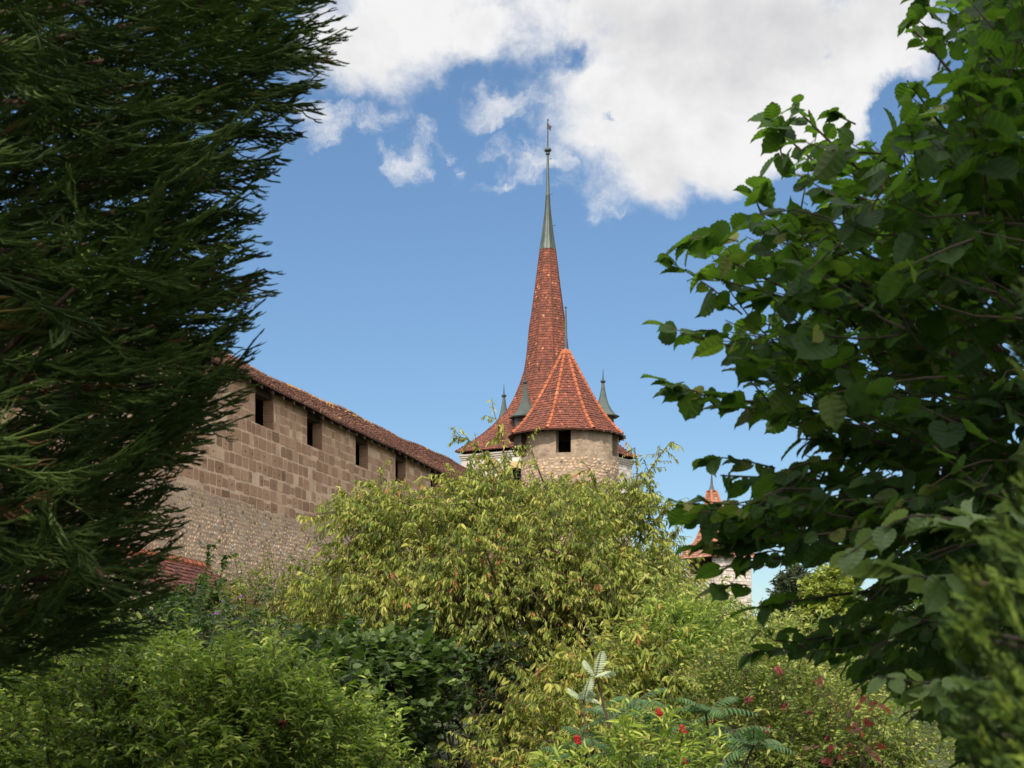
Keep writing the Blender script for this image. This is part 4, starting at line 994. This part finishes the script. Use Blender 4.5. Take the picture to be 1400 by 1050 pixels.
# ------------------------------------------------------------------ hazel on the right
def hazel():
    g = np.random.default_rng(60); Y0 = 5.6
    T = thing('hazel', 'tall dark leaved hazel leaning in from the right edge', 'tree', (*U(1500, HZ, Y0)[:2], 0))
    poly = [(1250,-80),(1262,0),(1300,20),(1250,60),(1262,95),(1225,110),(1240,150),(1205,170),(1150,165),(1110,180),(1060,165),(1075,215),(1100,260),(1060,270),(1050,240),(1030,260),(1000,290),(950,322),(985,375),(1010,400),
            (985,440),(960,455),(975,500),(1000,520),(1010,540),(1040,570),(1100,600),(1085,625),(1040,650),(1000,640),(960,690),(935,705),(945,735),(1005,745),(1020,768),(1070,760),(1140,768),(1150,832),(1065,842),(1020,850),(1020,870),(1065,900),(1120,915),(1180,925),(1190,960),(1250,990),(1300,1010),(1330,1110),(1600,1110),(1600,-80)]
    fo = Acc(); br = Acc()
    n = 1250; C = crown_points(poly, Y0, 1.25, n, 140, .55, 61)
    root = U(1560, 700, Y0+.3)
    d = norm((C-root)*np.array([1, .35, .8])); d = norm(d+g.normal(0, .32, (n, 3))+(0, 0, .12))
    Ln = g.uniform(.28, .5, (n, 1)); A = C-d*Ln*.6; B = C+d*Ln*.4
    pxy = lambda P: (P[:, 0]/P[:, 1]*F+700, HZ-(P[:, 2]-EYE)/P[:, 1]*F)
    x_, y_ = pxy(B); x2, y2 = pxy(A+(B-A)*.6+(0, 0, -.04)); k = in_poly(x_, y_, poly) & in_poly(x2, y2, poly) & ((edge_dist(x_, y_, poly) > 12) | (g.random(len(x_)) < .35))
    A, B = A[k], B[k]
    leaves_on(fo, A, B, 9, .073, .88, 'hazel', .45, .75, g, 0, .45, .24, .1, .75, lvar=.5, petiole=.12)
    twig_tubes(br, A, B, .0045, .0018, g, K=4, sides=4, bow=.03)
    # main limbs fan out of the right edge
    tips = [(1250,40),(1240,110),(1085,145),(1060,175),(1030,270),(945,330),(975,380),(930,455),(960,540),(1090,600),(985,650),(940,700),(985,775),(1035,830),(1060,890),(1180,930),(1200,230),(1150,330),(1200,480),(1150,700),(1250,600),(1230,800)]
    for (x, y) in tips:
        tp = U(x, y, Y0+g.uniform(-.5, .5)); st = U(1520+g.uniform(-20, 30), 760+.35*(y-700)+g.uniform(-40, 40), Y0+.3)
        m1 = st*.6+tp*.4+np.array([0, g.normal(0, .1), .08+.05*g.random()]); m2 = st*.25+tp*.75+np.array([0, g.normal(0, .08), .05])
        limb(br, [st, m1, m2, tp], .017, .003, 6)
        AA = np.array([m1, (m1+m2)/2, m2, (m2+tp)/2]); BB = np.array([(m1+m2)/2, m2, (m2+tp)/2, tp])
        leaves_on(fo, AA, BB, 7, .085, .88, 'hazel', .3, .8, g, 0, .5, .2, 0, .85, lvar=.3, petiole=.12)
    # single shoots that stand clear of the outline
    for sp in [[(1110,700),(1060,704),(1020,708),(968,700)], [(1090,725),(1040,738),(1005,742),(990,736)], [(1110,680),(1050,692),(1000,690),(955,684)], [(1110,715),(1040,728),(990,718),(945,712)], [(1120,700),(1070,712),(1030,722),(1005,735)], [(1120,760),(1060,752),(1020,760),(985,752)], [(1010,470),(975,450),(935,455),(905,443)], [(1015,430),(975,395),(945,375),(915,358)], [(985,560),(955,535),(930,530),(905,518)], [(1075,235),(1065,200),(1078,165),(1092,135)], [(1070,185),(1062,170),(1052,158)], [(1010,330),(975,322),(948,325),(935,330)],
               [(1060,640),(1020,630),(985,625),(965,628)], [(1000,700),(965,690),(940,688),(925,690)], [(1300,60),(1270,40),(1250,22),(1235,35)], [(1275,25),(1270,5),(1262,-8)], [(1040,290),(1030,265),(1040,240)], [(1100,560),(1060,556),(1030,560),(1000,556)], [(1170,170),(1150,160),(1138,150)],
               [(1020,800),(995,800),(978,806)], [(1060,890),(1035,890),(1020,898)], [(1000,745),(970,742),(948,748)]]:
        pts = np.array([U(x, y, Y0-.1) for x, y in sp]); limb(br, pts, .004, .0018, 5)
        leaves_on(fo, pts[:-1], pts[1:], 3, .088, .88, 'hazel', .3, .7, g, 0, .5, .2, 0, .8, lvar=.2, petiole=.1)
    fo.build('foliage', [L['hazel']], T)
    lit = Acc()
    for sp in [[(1420,690),(1330,715),(1240,700),(1150,765)], [(1420,760),(1350,790),(1260,790),(1190,770)], [(1420,760),(1380,730),(1340,720),(1290,715)], [(1400,920),(1330,930),(1280,935),(1200,925)], [(1400,950),(1350,960),(1290,950),(1240,945)]]:
        pts = np.array([U(x, y, 3.6) for x, y in sp]); limb(br, pts, .006, .002, 5)
        leaves_on(lit, pts[:-1], pts[1:], 5, .088, .8, 'hazel', .35, .6, g, 0, .5, .2, 0, .9, lvar=.25, petiole=.1)
    lit.build('foliage', [L['hazel_lit']], T, label='leaves on the lowest hazel twigs with light painted into their colour')
    br.build('branch', [M['timber']], T)
    t = Acc()
    for k in range(4): limb(t, [U(1500+k*30, HZ, Y0)*(1, 1, 0)+(0, k*.12, -.2), U(1510+k*28, 850, Y0+.2*k), U(1530+k*15, 700, Y0+.2), U(1480+k*50, 300, Y0+.3), U(1420+k*60, 0, Y0+.3)], .05, .015, 8)
    t.build('trunk', [M['bark']], T)
hazel()

# ------------------------------------------------------------------ giant sequoia on the left
def cords(acc, A, D, Ln, g, n=22, r=.0042, rbase=.45, fork=3, curl=.35, spread=.18, clen=.42, dead=0.0):
    """feather-like sprays: axis A + D*Ln, side cords that sweep forward and up"""
    N = len(A); t = np.linspace(0, 1, 5)
    up = np.array([0, 0, 1.])
    bend = up*curl*.75
    axis = lambda f: A[:, None, :]+(D[:, None, :]*f[..., None])*Ln[:, None, None]+bend*(f**2)[..., None]*Ln[:, None, None]-up*.12*(f*(1-f))[..., None]*Ln[:, None, None]
    f5 = np.broadcast_to(t, (N, 5)); PL = axis(f5); tubes(acc, PL, np.broadcast_to(np.linspace(r*1.7, r*.7, 5), (N, 5)), 3, rnd=np.clip(g.normal(rbase, spread, N), 0, .95))
    f = np.clip((np.arange(n)+g.uniform(0, 1, (N, n)))/n, .05, 1)
    P = axis(f); d = D[:, None, :]
    sd = norm(np.cross(D, up)+1e-5)[:, None, :]; nz = norm(np.cross(sd, d))
    ph = g.uniform(0, 2*math.pi, (N, n, 1)); rad = sd*np.cos(ph)+nz*np.sin(ph)*.75
    cd = norm(d*1.0+rad*g.uniform(.45, 1.15, (N, n, 1))+up*.05+g.normal(0, .12, (N, n, 3)))
    cl = (Ln[:, None]*clen*(1-.55*f)*g.uniform(.6, 1.2, (N, n)))[..., None]
    fin = norm(d+up*curl+rad*.15)
    def cord(P, cd, cl, fin, r0, r1, rn):
        s = np.linspace(0, 1, 4)[None, None, :, None]
        Q = P[:, :, None, :]+(cd[:, :, None, :]*s+(fin-cd)[:, :, None, :]*s**2*.75)*cl[:, :, None, :]
        M_ = Q.shape[0]*Q.shape[1]; Q = Q.reshape(M_, 4, 3); tubes(acc, Q, np.broadcast_to(np.array([r0, r0*.95, r0*.75, r1]), (M_, 4)), 3, rnd=rn.ravel()); return Q.reshape(P.shape[0], P.shape[1], 4, 3)
    rn = np.clip(g.normal(rbase, spread, (N, 1))+g.normal(0, .1, (N, n)), 0, .93); rn = np.where((g.random((N, n)) < .012) | (g.random((N, 1)) < dead), 1, rn)
    Q = cord(P, cd, cl, fin, r, r*.4, rn)
    for k in range(fork):
        fr = g.integers(1, 3, (N, n)); base = np.take_along_axis(Q, fr[..., None, None], 2)[:, :, 0]
        c2 = norm(cd+g.normal(0, .45, (N, n, 3))+fin*.4); cord(base, c2, cl*g.uniform(.3, .6, (N, n, 1)), fin, r*.8, r*.35, rn)

def sequoia():
    g = np.random.default_rng(70); Y0 = 5.2
    T = thing('giant_sequoia', 'dark giant sequoia with drooping cord like foliage filling the left edge', 'tree', (*U(-420, HZ, Y0+.8)[:2], 0))
    poly = [(-260,-90),(455,-90),(440,0),(420,45),(440,90),(420,160),(385,175),(370,250),(345,300),(330,350),(350,385),(305,430),(300,470),(320,520),(300,570),(265,600),(245,650),(205,690),(215,740),(200,800),(205,850),(150,880),(90,915),(0,945),(-60,960),(-260,960)]
    fo = Acc(); br = Acc()
    n = 1250; C = crown_points(poly, Y0, .9, n, 150, .6, 71)
    inpoly = [(-260,-90),(300,-90),(300,150),(250,300),(230,480),(190,600),(140,760),(90,860),(0,900),(-260,920)]
    C = np.concatenate([C, crown_points(inpoly, Y0+1.5, .6, 800, 150, .5, 72)]); n = len(C)
    px = C[:, 0]/C[:, 1]*F+700; py = HZ-(C[:, 2]-EYE)/C[:, 1]*F
    slope = np.interp(py, [0, 150, 300, 450, 560, 700, 900], [-.18, -.12, .02, .0, .18, .18, .0])
    D = np.stack([np.full(n, 1.), g.normal(-.1, .45, n), slope-.12+g.normal(0, .28, n)], 1); D = norm(D)
    inner = np.clip((350-px)/400, 0, 1)[:, None]
    D = norm(D+inner*g.normal(0, .5, (n, 3))-inner*np.array([0, 0, .25]))
    Ln = g.uniform(.30, .5, n); A = C-D*Ln[:, None]*.75
    cords(fo, A, D, Ln, g, n=17, r=.0034, rbase=.46, fork=4, curl=.5, clen=.36, dead=inner*.045)
    # the outer sprays that draw the silhouette
    tips = [(472,2,300,-20),(462,38,300,20),(478,96,290,40),(455,165,270,110),(450,120,300,90),(412,186,250,140),(388,258,220,210),(362,310,200,250),(384,382,210,370),(330,412,180,380),(345,440,200,420),(372,395,220,400),(330,475,150,450),(345,505,170,520),(352,545,150,560),(330,575,160,590),
            (300,600,120,600),(290,628,120,620),(242,668,60,660),(250,705,60,740),(245,745,60,770),(240,790,50,800),(235,820,60,830),(225,860,50,850),(180,870,20,860),(90,915,-40,880),(20,940,-90,900),(345,340,180,300),(330,260,180,230),(400,130,260,100),(420,60,260,30),(440,-10,270,-40),(395,215,240,180)]
    for (x, y, sx, sy) in tips:
        for k in range(3):
            Yt = Y0+g.uniform(-.35, .5); p = U(sx+g.uniform(-40, 40), sy+g.uniform(-18, 18), Yt); q = U(x+g.uniform(-18, 4), y+g.uniform(-12, 12), Yt+g.uniform(-.2, .1)); d = q-p; l = np.linalg.norm(d)
            cords(fo, p[None], norm(d/l-np.array([0, 0, .24]))[None], np.array([l*.97]), g, n=17, r=.0038, rbase=.5, fork=3, curl=.35, clen=.32)
    fo.build('foliage', [L['sequoia']], T)
    for k in range(42):
        y = -60+k*21; st = U(-420, y*.9-20, Y0+.8); tp = C[g.integers(0, n)] if k % 2 else U(250-abs(y-200)*.12, y, Y0+g.uniform(-.4, .5))
        limb(br, [st, st*.6+tp*.4+(0, 0, -.15), st*.25+tp*.75+(0, 0, -.12), tp], .035, .006, 6)
    br.build('branch', [M['bark_red']], T)
    t = Acc(); b = U(-420, HZ, Y0+.8)*(1, 1, 0); limb(t, [b-(0, 0, .3), b+(0, 0, 1.5), b+(0, 0, 5), b+(0, 0, 14)], .75, .35, 16); t.build('trunk', [M['bark_red']], T)
sequoia()

# ------------------------------------------------------------------ thuja close on the right
def thuja():
    g = np.random.default_rng(80); Y0 = 1.9
    T = thing('thuja', 'bright green thuja close by in the lower right corner, out of focus', 'conifer', (*U(1600, HZ, Y0)[:2], 0))
    poly = [(1412,370),(1395,420),(1392,520),(1410,600),(1400,670),(1350,735),(1345,780),(1300,800),(1285,840),(1290,880),(1320,900),(1300,950),(1310,990),(1320,1040),(1315,1120),(1700,1120),(1700,300),(1430,330)]
    fo = Acc(); n = 1000; C = crown_points(poly, Y0, .38, n, 120, .7, 81)
    D = norm(np.stack([np.full(n, -.55), g.normal(-.15, .4, n), g.normal(.35, .3, n)], 1)); Ln = g.uniform(.045, .085, n)
    up = np.array([0, 0, 1.])
    cords(fo, C-D*Ln[:, None]*.8, D, Ln, g, n=13, r=.0019, rbase=.5, fork=2, curl=.15, clen=.55, spread=.3)
    fo.build('foliage', [L['thuja']], T)
    br = Acc()
    for c in C[::8]:
        s = U(1600, HZ-(c[2]-EYE)/c[1]*F+60, Y0); limb(br, [s, (s+c)/2, c], .006, .0015, 5)
    br.build('branch', [M['bark']], T)
    t = Acc(); b = U(1600, HZ, Y0)*(1, 1, 0); limb(t, [b, b+(0, 0, 1.2), b+(0, 0, 2.6)], .05, .02, 8); t.build('trunk', [M['bark']], T)
thuja()

# ------------------------------------------------------------------ unseen tall trees added behind the path to keep the foreground in shade
def added_shade_tree(x, y, zc, rad, seed, label, n):
    g = np.random.default_rng(seed); T = thing('broadleaf_tree', label, 'tree', (x, y, 0))
    d = norm(g.normal(0, 1, (n, 3))); C = np.array([x, y, zc])+d*(rad*g.random((n, 1))**.45)*np.array([1, 1, .8])
    B = C+norm(g.normal(0, 1, (n, 3)))*.5; fo = Acc(); leaves_on(fo, C, B, 9, .24, .8, 'dia', .3, .8, g, 0, .5, .2); fo.build('foliage', [L['dark']], T)
    t = Acc(); limb(t, [(x, y, -.3), (x, y, zc*.5), (x, y, zc)], .35, .12, 10)
    for c in C[:30]: limb(t, [(x, y, zc*.55+g.uniform(0, 2)), ((x+c[0])/2, (y+c[1])/2, zc*.8), c], .08, .02, 6)
    t.build('trunk', [M['bark']], T)
added_shade_tree(2.6, -4.6, 10.6, 3.5, 90, 'unseen leafy tree added behind the viewpoint to shade the hazel', 2600)
added_shade_tree(-3.9, -4.6, 9.5, 3.1, 91, 'unseen leafy tree added left behind the viewpoint to shade the sequoia', 600)
